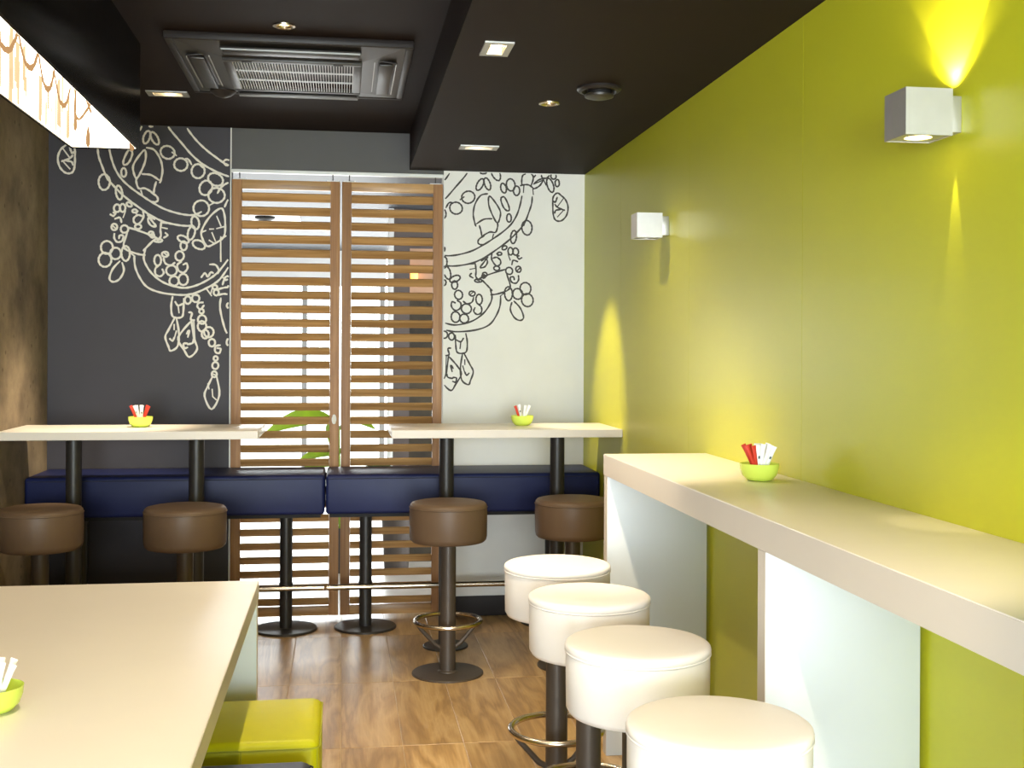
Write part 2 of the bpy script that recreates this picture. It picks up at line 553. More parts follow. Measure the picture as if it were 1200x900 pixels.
# wall behind the camera with its shop window
wf = tag(link('wall_front', boxes_mesh('wall_front', [((XL, YF - 0.1, 0), (XR, YF, 0.1)), ((XL, YF - 0.1, 2.46), (XR, YF, ZC)),
        ((XL, YF - 0.1, 0.1), (XL + 0.1, YF, 2.46)), ((XR - 0.1, YF - 0.1, 0.1), (XR, YF, 2.46))]), 'white_wall'), kind='structure')
w3 = tag(empty('added_side_window', (XL - 0.05, 0, 0.1)), kind='structure')  # unseen shop-front glazing, added to go with the side daylight
box('window_pane', (-0.005, -4.75, 0), (0.005, -0.65, 2.32), 'glass', w3)
for y in (-4.75, -3.40, -2.05, -0.71):
    box('window_frame', (-0.03, y, 0), (0.03, y + 0.06, 2.32), 'frame_white', w3)
w2 = tag(empty('window_2', (0, YF - 0.05, 0.1)), kind='structure')
box('window_pane', (XL + 0.1, -0.005, 0), (XR - 0.1, 0.005, 2.36), 'glass', w2)
for x in (XL + 0.1, -0.13, XR - 0.16):
    box('window_frame', (x, -0.03, 0), (x + 0.06, 0.03, 2.36), 'frame_white', w2)

# ------------------------------------------------------------------ chandelier line drawings printed on the end wall
MURAL = [
 [-1443,2572,-1466,2557,-1490,2533,-1503,2491,-1494,2446,-1470,2417,-1446,2410,-1426,2420,-1417,2452,-1416,2502,-1419,2548,-1443,2572],
 [-1478,2542,-1442,2493],
 [-1428,2506,-1444,2489,-1482,2473],
 [-1480,2477,-1442,2435],
 [-1460,2477,-1433,2472,-1426,2456],
 [-1420,2525,-1430,2518,-1436,2530,-1442,2547],
 [-1300,2547,-1295,2506,-1278,2456,-1250,2390,-1201,2333,-1153,2288,-1088,2239,-1023,2195,-958,2164,-892,2149,-843,2144,-806,2146],
 [-1241,2549,-1230,2499,-1210,2441,-1177,2388,-1129,2343,-1072,2302,-1023,2270,-958,2234,-893,2213,-835,2203,-794,2205,-762,2221],
 [-1256,2408,-1243,2395,-1237,2376,-1239,2354,-1248,2337,-1261,2328,-1276,2329,-1288,2342,-1294,2362,-1293,2383,-1284,2401,-1270,2410,-1256,2408,-1248,2382],
 [-1188,2350,-1180,2340,-1174,2323,-1172,2304,-1175,2287,-1182,2278,-1190,2279,-1198,2289,-1204,2306,-1206,2326,-1203,2342,-1197,2351,-1188,2350],
 [-1122,2538,-1142,2542,-1164,2497,-1168,2469,-1154,2465,-1135,2485,-1122,2523,-1126,2540],
 [-1161,2445,-1156,2438,-1153,2427,-1153,2415,-1157,2405,-1163,2400,-1170,2401,-1176,2408,-1178,2419,-1178,2431,-1174,2441,-1168,2446,-1161,2445],
 [-1057,2546,-1089,2512,-1117,2461,-1113,2419,-1098,2394,-1073,2437,-1053,2496,-1057,2546],
 [-1047,2559,-1008,2548,-976,2498,-965,2440,-973,2389,-978,2374],
 [-1098,2394,-1101,2377,-1088,2340,-1056,2341,-1019,2321],
 [-1069,2417,-1024,2413,-983,2387],
 [-998,2376,-1006,2346,-1011,2312],
 [-1076,2328,-1070,2307],
 [-1023,2319,-995,2300,-988,2279,-1003,2268,-1023,2270],
 [-914,2560,-904,2545,-903,2527,-912,2512,-929,2503,-947,2504,-964,2514,-974,2530,-975,2548,-966,2563,-950,2571,-931,2570,-914,2560],
 [-857,2505,-842,2495,-835,2480,-837,2462,-847,2448,-864,2440,-882,2442,-897,2452,-904,2467,-902,2485,-892,2499,-875,2507,-857,2505],
 [-767,2476,-752,2465,-745,2447,-747,2428,-758,2412,-774,2403,-792,2405,-806,2416,-813,2434,-811,2453,-801,2470,-785,2478,-767,2476],
 [-845,2506,-829,2501,-814,2476],
 [-915,2538,-894,2522],
 [-775,2479,-756,2461],
 [-1016,2706,-1005,2701,-1000,2693,-1001,2685,-1009,2677,-1021,2673,-1035,2674,-1046,2679,-1051,2686,-1050,2695,-1042,2702,-1029,2706,-1016,2706],
 [-1032,2645,-1029,2633,-1031,2616,-1037,2599,-1046,2586,-1056,2581,-1063,2585,-1066,2598,-1065,2615,-1058,2632,-1049,2645,-1040,2649,-1032,2645],
 [-1017,2644,-1006,2637,-995,2624,-987,2607,-984,2591,-987,2580,-996,2578,-1007,2584,-1018,2598,-1026,2615,-1028,2631,-1025,2641,-1017,2644],
 [-985,2750,-948,2693,-919,2651,-870,2594,-813,2528,-755,2479,-689,2443,-639,2423,-598,2412,-531,2401],
 [-887,2762,-850,2692,-821,2646,-780,2597,-731,2552,-681,2515,-640,2487,-598,2469,-532,2448],
 [-602,2475,-631,2477,-646,2493,-631,2507,-608,2501],
 [-659,2417,-649,2400,-649,2383,-659,2369,-677,2364,-697,2367,-714,2379,-725,2396,-725,2414,-715,2427,-697,2433,-677,2429,-659,2417],
 [-712,2381,-704,2364,-706,2344,-716,2325,-732,2314,-749,2313,-764,2322,-771,2339,-770,2359,-760,2377,-744,2389,-726,2390,-712,2381],
 [-666,2350,-648,2338,-639,2319,-641,2298,-655,2281,-675,2272,-697,2274,-715,2286,-724,2305,-722,2326,-709,2343,-688,2352,-666,2350],
 [-747,2281,-730,2268,-721,2248,-723,2226,-736,2208,-755,2199,-777,2201,-794,2214,-802,2234,-800,2255,-788,2273,-768,2282,-747,2281],
 [-722,2256,-695,2271],
 [-676,2325,-659,2355,-631,2377,-598,2391],
 [-638,2252,-622,2288,-597,2314],
 [-615,2284,-597,2274],
 [-659,2243,-704,2210,-741,2159,-761,2107,-749,2065,-728,2036,-695,2049,-642,2089,-635,2161,-642,2220,-659,2243],
 [-679,2198,-658,2148],
 [-679,2133,-634,2146],
 [-716,2129,-697,2130],
 [-704,2109,-687,2067],
 [-753,2114,-738,2120],
 [-718,2068,-695,2054],
 [-791,2195,-781,2186,-774,2171,-772,2153,-776,2137,-784,2128,-794,2128,-804,2137,-811,2152,-813,2171,-810,2186,-802,2195,-791,2195],
 [-798,2139,-793,2126,-794,2108,-800,2089,-809,2075,-819,2069,-828,2074,-832,2087,-831,2105,-826,2124,-816,2138,-806,2143,-798,2139],
 [-839,2081,-829,2071,-826,2061,-831,2054,-843,2052,-858,2055,-872,2062,-882,2072,-884,2082,-879,2089,-868,2092,-853,2089,-839,2081],
 [-847,2059,-840,2051,-836,2040,-837,2028,-842,2018,-850,2013,-858,2014,-865,2021,-869,2033,-868,2045,-863,2055,-855,2060,-847,2059],
 [-753,2057,-743,2045,-741,2033,-747,2023,-760,2019,-777,2022,-793,2030,-803,2042,-805,2055,-799,2064,-786,2068,-769,2066,-753,2057],
 [-658,2088,-658,1974],
 [-658,2088,-598,2106],
 [-1193,2250,-1187,2244,-1183,2234,-1184,2224,-1189,2215,-1197,2211,-1205,2212,-1212,2218,-1215,2227,-1214,2238,-1209,2246,-1202,2251,-1193,2250],
 [-1165,2253,-1159,2246,-1156,2237,-1157,2226,-1161,2217,-1168,2212,-1175,2213,-1181,2220,-1185,2230,-1184,2240,-1179,2249,-1173,2254,-1165,2253],
 [-1156,2215,-1167,2183],
 [-1233,2197,-1217,2189,-1207,2205,-1218,2207],
 [-1209,2174,-1184,2181,-1176,2156],
 [-1207,2146,-1201,2141,-1198,2133,-1199,2124,-1203,2117,-1210,2114,-1218,2114,-1224,2119,-1227,2127,-1226,2136,-1222,2143,-1215,2147,-1207,2146],
 [-1220,2136,-1202,2119],
 [-1212,2094,-1212,2069,-1196,2050,-1172,2057,-1166,2083,-1184,2086,-1188,2070],
 [-1127,2258,-1124,2252,-1123,2246,-1126,2242,-1132,2241,-1139,2242,-1146,2247,-1149,2252,-1150,2258,-1146,2262,-1141,2264,-1134,2262,-1127,2258],
 [-1104,2226,-1099,2223,-1096,2219,-1097,2215,-1100,2211,-1106,2210,-1112,2210,-1117,2212,-1120,2216,-1119,2221,-1116,2224,-1110,2226,-1104,2226],
 [-1092,2218,-1100,2205],
 [-1153,2139,-1145,2133,-1141,2124,-1142,2113,-1148,2105,-1157,2101,-1167,2101,-1175,2107,-1179,2117,-1178,2127,-1172,2136,-1163,2140,-1153,2139],
 [-1140,2129,-1087,2113,-1014,2086,-980,2065],
 [-1145,2104,-1164,2041,-1159,2014],
 [-1018,2109,-1012,2106,-1010,2100,-1010,2094,-1014,2089,-1020,2086,-1027,2087,-1032,2090,-1035,2096,-1034,2102,-1031,2107,-1024,2110,-1018,2109],
 [-1012,2097,-1008,2094,-1006,2089,-1007,2084,-1010,2079,-1014,2077,-1019,2078,-1023,2081,-1025,2085,-1025,2091,-1022,2095,-1017,2097,-1012,2097],
 [-1006,2067,-1038,2033,-1061,2007],
 [-1065,2219,-1063,2185,-1087,2149,-1110,2157,-1112,2180,-1092,2197,-1071,2192],
 [-1084,2146,-1077,2142,-1074,2137,-1075,2130,-1080,2125,-1087,2122,-1096,2122,-1102,2126,-1106,2132,-1105,2139,-1100,2144,-1092,2147,-1084,2146],
 [-1041,2198,-1015,2163,-997,2138,-1023,2142,-1039,2169,-1029,2188,-1005,2176],
 [-970,2162,-974,2120,-972,2086,-990,2061],
 [-970,2158,-943,2156],
 [-970,2133,-940,2127],
 [-956,2078,-937,2091,-948,2104],
 [-978,2071,-969,2068,-965,2064,-966,2060,-972,2056,-982,2054,-993,2055,-1002,2057,-1007,2061,-1005,2065,-999,2069,-989,2071,-978,2071],
 [-1239,2052,-1226,2042,-1220,2026,-1222,2008,-1231,1994,-1245,1986,-1261,1988,-1274,1998,-1280,2014,-1279,2032,-1270,2046,-1255,2054,-1239,2052],
 [-1248,1989,-1234,1978,-1227,1960,-1229,1941,-1239,1925,-1255,1917,-1271,1919,-1285,1930,-1292,1948,-1290,1967,-1280,1983,-1265,1991,-1248,1989],
 [-1195,2018,-1184,2009,-1178,1994,-1179,1978,-1188,1965,-1201,1959,-1215,1960,-1226,1969,-1232,1984,-1231,2000,-1222,2013,-1209,2019,-1195,2018],
 [-1146,2027,-1136,2015,-1132,1996,-1133,1976,-1140,1959,-1150,1950,-1161,1953,-1170,1965,-1175,1983,-1174,2004,-1167,2021,-1157,2029,-1146,2027],
 [-1184,1947,-1219,1907,-1236,1855,-1216,1837,-1184,1853,-1162,1898,-1171,1939],
 [-1159,2020,-1140,2004,-1087,1987,-1054,1983],
 [-1132,1997,-1107,1975],
 [-1052,2012,-1060,1966,-1043,1921,-1009,1876,-954,1836,-887,1814,-831,1811,-764,1833,-697,1874,-652,1921,-591,2009,-552,2079],
 [-1109,1977,-1104,1920,-1081,1863,-1042,1812,-976,1784,-887,1772,-820,1775,-753,1799,-675,1846,-630,1904,-591,1974,-551,2033],
 [-981,1983,-974,1974,-970,1961,-971,1946,-976,1934,-985,1928,-994,1929,-1001,1938,-1005,1951,-1004,1966,-999,1978,-991,1984,-981,1983],
 [-979,1931,-999,1912,-998,1881,-974,1870,-956,1888,-963,1908],
 [-943,2002,-936,1998,-933,1991,-933,1984,-939,1978,-946,1975,-955,1976,-962,1980,-965,1987,-965,1994,-960,1999,-952,2002,-943,2002],
 [-959,2000,-935,1980],
 [-957,1968,-948,1941,-921,1930,-899,1944],
 [-865,2005,-856,1997,-851,1985,-853,1972,-859,1962,-870,1956,-881,1957,-891,1965,-895,1977,-894,1990,-887,2000,-877,2006,-865,2005],
 [-905,1928,-894,1920,-888,1907,-889,1893,-898,1881,-911,1875,-925,1876,-937,1885,-943,1898,-941,1912,-933,1923,-920,1929,-905,1928],
 [-865,1949,-885,1933,-879,1903,-852,1892,-832,1915,-836,1941,-854,1935],
 [-893,1870,-883,1862,-877,1850,-879,1837,-886,1827,-898,1821,-910,1823,-921,1830,-926,1842,-924,1855,-917,1866,-905,1871,-893,1870],
 [-845,1883,-835,1874,-830,1860,-831,1844,-838,1832,-850,1825,-863,1827,-873,1836,-878,1850,-877,1865,-869,1878,-858,1884,-845,1883],
 [-659,2077,-657,1956],
 [-659,2077,-603,2101,-597,2032],
 [-759,1868,-740,1891,-725,1871,-711,1895,-697,1892],
 [-714,1938,-684,1936,-668,1909,-672,1890],
 [-647,1830,-636,1865,-621,1876,-611,1863,-634,1854],
 [-652,1872,-638,1863],
 [-728,1801,-706,1770],
 [-710,1779,-699,1816],
 [-683,1826,-678,1822,-675,1817,-676,1811,-680,1807,-686,1804,-692,1805,-698,1808,-700,1813,-700,1819,-696,1824,-690,1826,-683,1826],
 [-676,1801,-670,1797,-667,1789,-668,1781,-672,1775,-678,1771,-685,1772,-691,1777,-694,1784,-693,1792,-689,1799,-683,1802,-676,1801],
 [-672,1804,-629,1815,-589,1810,-507,1788],
 [-674,1772,-634,1780,-593,1766,-516,1746],
 [-603,1833,-598,1829,-596,1823,-597,1816,-600,1811,-605,1808,-611,1809,-615,1813,-617,1819,-617,1825,-614,1831,-609,1834,-603,1833],
 [-656,1756,-660,1707,-646,1634,-624,1569,-592,1544],
 [-608,1536,-603,1530,-601,1521,-602,1512,-605,1504,-611,1500,-617,1501,-622,1507,-624,1515,-623,1525,-620,1533,-614,1537,-608,1536],
 [-614,1763,-611,1690,-595,1630],
 [-602,1733,-595,1728,-592,1720,-593,1711,-598,1704,-606,1701,-614,1702,-621,1707,-624,1715,-623,1723,-618,1730,-611,1734,-602,1733],
 [-909,1760,-916,1714,-911,1661,-888,1648,-859,1654,-852,1687,-850,1751],
 [-895,1734,-880,1714,-856,1724],
 [-880,1714,-875,1676],
 [-823,1763,-817,1757,-813,1748,-814,1737,-819,1729,-827,1724,-835,1725,-842,1732,-845,1741,-844,1752,-839,1760,-832,1764,-823,1763],
 [-781,1773,-773,1767,-769,1757,-770,1747,-776,1738,-785,1734,-795,1735,-803,1741,-807,1751,-806,1761,-800,1770,-791,1774,-781,1773],
 [-806,1772,-776,1769],
 [-750,1732,-773,1729,-779,1710,-763,1695,-745,1716],
 [-753,1696,-748,1692,-746,1686,-746,1680,-750,1675,-755,1673,-761,1673,-766,1677,-769,1682,-768,1689,-765,1694,-759,1696,-753,1696],
 [-747,1662,-738,1655,-733,1644,-734,1632,-741,1622,-751,1617,-762,1619,-771,1626,-776,1636,-774,1648,-768,1658,-758,1663,-747,1662],
 [-746,1629,-737,1621,-732,1608,-733,1593,-740,1582,-751,1576,-762,1577,-771,1586,-776,1599,-775,1613,-768,1625,-758,1631,-746,1629],
 [-709,1598,-699,1590,-693,1577,-695,1562,-702,1551,-714,1545,-727,1546,-738,1555,-743,1568,-742,1582,-734,1594,-722,1599,-709,1598],
 [-730,1582,-723,1575,-719,1565,-720,1553,-726,1543,-734,1538,-743,1539,-751,1546,-755,1557,-754,1569,-748,1579,-740,1584,-730,1582],
 [-696,1534,-688,1528,-685,1518,-686,1508,-691,1499,-699,1495,-708,1496,-715,1502,-718,1512,-718,1522,-712,1531,-704,1535,-696,1534],
 [-659,1502,-682,1495,-684,1467,-664,1458,-655,1481,-673,1486],
 [-678,1441,-673,1438,-671,1432,-671,1426,-675,1421,-680,1418,-685,1419,-690,1423,-692,1428,-691,1435,-688,1440,-683,1442,-678,1441],
 [-677,1409,-670,1403,-667,1394,-668,1385,-673,1377,-680,1373,-689,1374,-696,1380,-699,1389,-698,1398,-693,1406,-686,1410,-677,1409],
 [-897,1648,-928,1585,-946,1544,-929,1493,-917,1470,-881,1496,-875,1567,-888,1645],
 [-900,1611,-900,1585],
 [-888,1576,-897,1544],
 [-922,1535,-908,1524,-899,1541],
 [-814,1628,-857,1577,-879,1531,-847,1474,-819,1437,-779,1480,-796,1540,-811,1641],
 [-798,1637,-792,1531],
 [-823,1678,-807,1674,-814,1641,-795,1636],
 [-834,1563,-821,1582,-828,1545],
 [-831,1511,-851,1508,-846,1485,-830,1489],
 [-830,1505,-803,1513,-799,1531],
 [-699,1329,-721,1282,-739,1227,-702,1155,-661,1232,-675,1329],
 [-683,1359,-678,1354,-675,1347,-676,1339,-680,1332,-686,1329,-693,1330,-699,1334,-701,1342,-701,1350,-697,1357,-690,1360,-683,1359],
 [-698,1347,-676,1338],
 [-721,1292,-716,1266],
 [-699,1262,-696,1225],
 [-692,1220,-678,1207],
 [-1234,2609,-1256,2615,-1282,2614,-1305,2598],
 [-1242,2615,-1242,2641,-1250,2670,-1278,2678,-1303,2672,-1307,2648,-1296,2614],
 [-1307,2655,-1338,2689,-1371,2721],
 [-1310,2620,-1337,2644,-1365,2650,-1347,2616,-1325,2599,-1309,2593],
 [-1315,2622,-1358,2642],
 [-1355,2684,-1358,2658,-1385,2657,-1408,2683],
 [-1399,2654,-1409,2644,-1418,2627,-1424,2607,-1423,2588,-1418,2577,-1409,2576,-1398,2586,-1389,2604,-1384,2624,-1384,2642,-1389,2653,-1399,2654],
 [-1430,2683,-1436,2678,-1438,2670,-1438,2662,-1433,2655,-1426,2651,-1418,2652,-1412,2657,-1408,2665,-1409,2673,-1415,2680,-1422,2683,-1430,2683],
 [-1449,2648,-1453,2642,-1455,2632,-1455,2621,-1451,2613,-1445,2609,-1439,2609,-1434,2616,-1432,2625,-1432,2636,-1437,2644,-1442,2649,-1449,2648],
 [-1364,2650,-1379,2617],
 [-1137,2620,-1145,2613,-1152,2602,-1154,2587,-1152,2574,-1147,2567,-1139,2566,-1131,2572,-1124,2584,-1122,2599,-1124,2611,-1129,2619,-1137,2620],
 [-1184,2646,-1195,2637,-1202,2622,-1203,2603,-1197,2588,-1187,2579,-1174,2579,-1163,2588,-1156,2604,-1155,2622,-1161,2637,-1172,2646,-1184,2646],
 [-1218,2605,-1226,2597,-1229,2584,-1228,2571,-1222,2559,-1214,2553,-1205,2554,-1197,2563,-1194,2575,-1195,2589,-1201,2600,-1210,2606,-1218,2605],
 [-1087,2715,-1101,2708,-1113,2692,-1121,2671,-1122,2652,-1116,2638,-1105,2636,-1092,2644,-1079,2660,-1071,2680,-1071,2700,-1076,2713,-1087,2715],
 [-1254,2614,-1250,2571],
 [-1303,2599,-1306,2561],
]
MIRROR = ([-1.00409, -0.02632, -0.1889], [-0.00401, 0.98066, -0.15594])
strokes = [[(s[i] / 1000, s[i + 1] / 1000) for i in range(0, len(s), 2)] for s in MURAL]
def wall_pt(u, v, lift=0.0):
    return (u, YB - 0.0006 - lift, v)
link('chandelier_drawing', ribbons_mesh('chandelier_drawing', strokes, 0.0125, wall_pt,
     lambda x, z: XL < x < OX0 - 0.012 and z < ZC - 0.006), 'line_white', navy)['label'] = 'cream line drawing of a chandelier'
mx_, mz_ = MIRROR
mir = [[(mx_[0] * x + mx_[1] * z + mx_[2], mz_[0] * x + mz_[1] * z + mz_[2]) for x, z in s] for s in strokes]
link('chandelier_drawing', ribbons_mesh('chandelier_drawing', mir, 0.0110, wall_pt,
     lambda x, z: OX1 + 0.006 < x < XR and z < ZS - 0.006), 'line_dark', white)['label'] = 'charcoal line drawing of a chandelier'

# ------------------------------------------------------------------ the space beyond the shutters
YG, ZG = 11.5, 2.42
tag(box('floor', (-3.2, YB + 0.125, -0.06), (2.6, YG + 0.3, 0.0), 'pale_floor'), 'pale floor beyond the shutters', kind='structure')
tag(box('ceiling', (-3.2, YB + 0.121, ZG + 0.045), (2.6, YG + 0.3, ZG + 0.12), 'ceil_light'), 'pale grey ceiling beyond the shutters', kind='structure')
tag(box('wall_outer', (-3.3, YB + 0.121, 0), (-3.2, YG + 0.3, 2.46), 'ceil_light'), kind='structure')
tag(box('wall_header', (-3.2, YG, 2.11), (0.42, YG + 0.1, 2.46), 'frame_white'), kind='structure')
w1 = tag(empty('window_1', (0, YG + 0.04, 0)), 'tall glazing beyond the shutters', kind='structure')
for a, b in ((-3.2, -2.05), (-2.01, -0.40), (-0.35, 0.36)):
    box('window_pane', (a, -0.006, 0.08), (b, 0.006, 2.11), 'glass', w1)
for x in (-2.05, -0.40, 0.36):
    box('window_frame', (x, -0.03, 0.0), (x + 0.05, 0.03, 2.11), 'frame_grey', w1)
box('window_sill', (-3.2, -0.03, 0.0), (0.41, 0.03, 0.08), 'frame_white', w1)
tag(box('wall_pier', (0.345, 8.0, 0), (0.455, 8.2, 2.46), 'brown_wall'), 'dark brown pier beyond the shutters', kind='structure')
tag(box('trim_2', (0.305, 8.0, 0), (0.345, 8.06, 2.46), 'frame_white', bev=0.004), kind='structure')
sw = tag(box('wall_stone', (0.455, 8.08, 0), (2.6, 8.2, 1.86), 'stone'), 'dark stone wall beyond the shutters', kind='structure')
box('tan_band', (0.455, 8.06, 1.86), (2.6, 8.2, 2.19), 'tan', sw)
box('dark_header', (0.455, 8.04, 2.19), (2.6, 8.2, 2.46), 'brown_wall', sw)
box('slot', (0.46, 8.036, 2.235), (2.6, 8.041, 2.265), 'black', sw)
sc = tag(empty('amber_wall_lamp', (0.487, 8.06, 1.96)), 'small amber glowing lamp on the tan wall behind the shutters', 'wall lamp')
link('lamp_glass', lathe_mesh('lamp_glass', [(0.0, 0), (0.022, 0.004), (0.026, 0.03), (0.026, 0.07), (0.018, 0.085), (0.0, 0.088)], 20), 'amber', sc, (0, -0.035, 0))
box('bracket', (-0.01, -0.035, -0.012), (0.01, 0.0, 0.002), 'dark_metal', sc)
tag(box('ground', (-40, YG + 0.3, -0.4), (40, 60, -0.06), 'ground'), 'pale paved ground outside', kind='structure')
def far_lamp(x, y, lab):
    z = ZG + 0.045
    t = tag(empty('recessed_ceiling_lamp', (x, y, z)), lab, 'ceiling lamp', 'round lamps beyond the shutters')
    link('trim_ring', lathe_mesh('trim_ring', [(0.07, 0), (0.07, -0.006), (0.05, -0.008), (0.05, 0)], 24, cap=False), 'white_plastic', t)
    link('lens', lathe_mesh('lens', [(0, -0.003), (0.05, -0.003), (0.05, -0.001), (0, -0.001)], 24), 'cool_lens', t)
for x, y in ((-0.644, 10.56), (0.092, 8.45), (0.152, 9.47), (0.172, 10.65)):
    far_lamp(x, y, 'round white ceiling lamp in the space behind the shutters')
t = tag(empty('strip_lamp', (-0.39, 9.37, ZG + 0.045)), 'long white strip lamp on the ceiling behind the shutters', 'ceiling lamp')
box('housing', (-0.30, -0.05, -0.02), (0.30, 0.05, 0.0), 'white_plastic', t, bev=0.004)
box('diffuser', (-0.28, -0.035, -0.026), (0.28, 0.035, -0.018), 'cool_lens', t)
t = tag(empty('ceiling_vent', (-0.62, 8.60, ZG + 0.045)), 'white square ceiling vent with dark dome behind the shutters', 'vent')
box('plate', (-0.3, -0.3, -0.014), (0.3, 0.3, 0.0), 'white_plastic', t, bev=0.004)
for k in range(7):
    box('vent_slat', (-0.27, -0.24 + k * 0.07, -0.022), (-0.06, -0.20 + k * 0.07, -0.014), 'frame_grey', t)
link('dome', lathe_mesh('dome', [(0.075, -0.014), (0.07, -0.03), (0.03, -0.05), (0.0, -0.055)], 24), 'black', t, (0.05, 0, 0))

# plants behind the shutters
def leaf_mesh(name, L, W, droop, fold=0.25, n=8):
    bm = bmesh.new()
    rows = []
    for k in range(n + 1):
        t = k / n
        w = W * math.sin(math.pi * (t * 0.92 + 0.05)) ** 0.8
        x = L * t
        z = L * 0.35 * t - droop * t * t
        rows.append([bm.verts.new((x, -w, z + fold * w)), bm.verts.new((x, 0, z)), bm.verts.new((x, w, z + fold * w))])
    for a, b in zip(rows, rows[1:]):
        for i in (0, 1):
            bm.faces.new((a[i], a[i + 1], b[i + 1], b[i]))
    return finish(bm, name, 60)
def potted(name, loc, label, stems, mat, leaf, pr=0.16, ph=0.4):
    t = tag(empty(name, loc), label, 'plant')
    link('planter', lathe_mesh('planter', [(0, 0), (pr * 0.8, 0), (pr, ph), (pr * 0.92, ph), (pr * 0.88, ph - 0.04), (0, ph - 0.04)], 28), 'pot', t)
    for (az, h, ln, roll) in stems:
        top = (0.06 * math.cos(R(az)), 0.06 * math.sin(R(az)), h)
        tube('stem', [(0, 0, ph - 0.04), (top[0] * 0.4, top[1] * 0.4, (h + ph) / 2), top], [0.008, 0.006, 0.005], mat, t, 6)
        o = link('leaf', leaf, mat, t, top, R(az))
        o.scale = (ln, ln, ln)
        o.rotation_euler = (Matrix.Rotation(R(az), 3, 'Z') @ Matrix.Rotation(R(roll), 3, 'X')).to_euler()
big = leaf_mesh('leaf', 0.5, 0.085, 0.36)
potted('potted_palm', (-0.012, 7.75, 0.0), 'broad leaved lime green plant standing behind the shutters',
       [(176, 1.02, 0.82, 58), (188, 0.78, 0.5, 50), (150, 0.70, 0.5, 40), (100, 0.95, 0.7, 0), (260, 0.82, 0.5, 0), (40, 1.0, 0.4, -40)], 'leaf', big, 0.062, 0.3)
small = leaf_mesh('leaf', 0.16, 0.03, 0.06)
potted('potted_shrub', (0.36, 7.74, 0.0), 'low bushy deep green plant standing behind the shutters',
       [(130 + a * 13, 0.56 + 0.05 * (a % 4), 0.9 + 0.25 * (a % 3), 35) for a in range(9)] + [(140 + a * 18, 0.68, 0.8, -30) for a in range(6)], 'leaf_dark', small, 0.10, 0.36)

# ------------------------------------------------------------------ louvre shutters and their track
YS0, YS1 = 6.412, 6.448
trk = tag(empty('shutter_track', ((OX0 + OX1) / 2, 6.43, 2.46)), 'white sliding track above the wooden shutters', 'track')
hw = (OX1 - OX0) / 2 - 0.002
box('track_body', (-hw, -0.022, -0.016), (hw, 0.022, 0.0), 'white_plastic', trk, bev=0.002)
box('track_lip', (-hw, -0.025, -0.018), (hw, -0.020, -0.012), 'white_plastic', trk)
PITCH = 0.0765
slat_bm_cache = {}
def slat_mesh(half):
    k = round(half, 4)
    if k not in slat_bm_cache:
        bm = bmesh.new()
        box_into(bm, (-half, -0.0255, -0.0055), (half, 0.0255, 0.0055), 0.003, 2)
        bmesh.ops.rotate(bm, verts=bm.verts, cent=(0, 0, 0), matrix=Matrix.Rotation(R(-52), 3, 'X'))
        slat_bm_cache[k] = finish(bm, 'slat', 40)
    return slat_bm_cache[k]
def shutter(x0, x1, label, pull):
    cx, w = (x0 + x1) / 2, (x1 - x0) / 2
    t = tag(empty('louvre_shutter', (cx, 6.43, 0.0)), label, 'shutter', 'wooden louvre shutters')
    z0, z1, st = 0.02, 2.405, 0.052
    d = 0.018
    box('stile', (-w, -d, z0), (-w + st, d, z1), 'stile_wood', t, bev=0.002)
    box('stile', (w - st, -d, z0), (w, d, z1), 'stile_wood', t, bev=0.002)
    box('top_rail', (-w + st, -d + 0.002, z1 - 0.050), (w - st, d - 0.002, z1), 'slat_wood', t, bev=0.002)
    box('bottom_rail', (-w + st, -d + 0.002, z0), (w - st, d - 0.002, z0 + 0.05), 'slat_wood', t, bev=0.002)
    me = slat_mesh(w - st - 0.0005)
    z = 2.314
    while z > 0.09:
        link('slat', me, 'slat_wood', t, (0, 0, z))
        z -= PITCH
    for sx in (-1, 1):
        xx = sx * (w - 0.04)
        h = box('hanger', (xx - 0.032, -0.012, z1), (xx + 0.032, 0.012, z1 + 0.006), 'white_plastic', t, bev=0.002)
        tube('hanger_pin', [(xx, 0, z1 + 0.004), (xx, 0, z1 + 0.0385)], 0.003, 'dark_metal', h, 8)
    if pull:
        bm = bmesh.new()
        pts = [(0.010 * math.cos(a), 0, 0.024 * math.sin(a)) for a in [2 * math.pi * i / 24 for i in range(24)]]
        tube_into(bm, pts, 0.003, 8, True)
        f = link('finger_pull', finish(bm, 'finger_pull', 50), 'white_plastic', t, (w - 0.027, -d - 0.001, 1.098))
        f['label'] = 'small white oval finger pull'
        box('pull_plate', (-0.009, -0.001, -0.022), (0.009, 0.002, 0.022), 'line_white', f)
shutter(-0.602, -0.020, 'oak louvre shutter with a small white finger pull, next to the navy wall', True)
shutter(-0.010, 0.546, 'oak louvre shutter without a finger pull, next to the white wall', False)

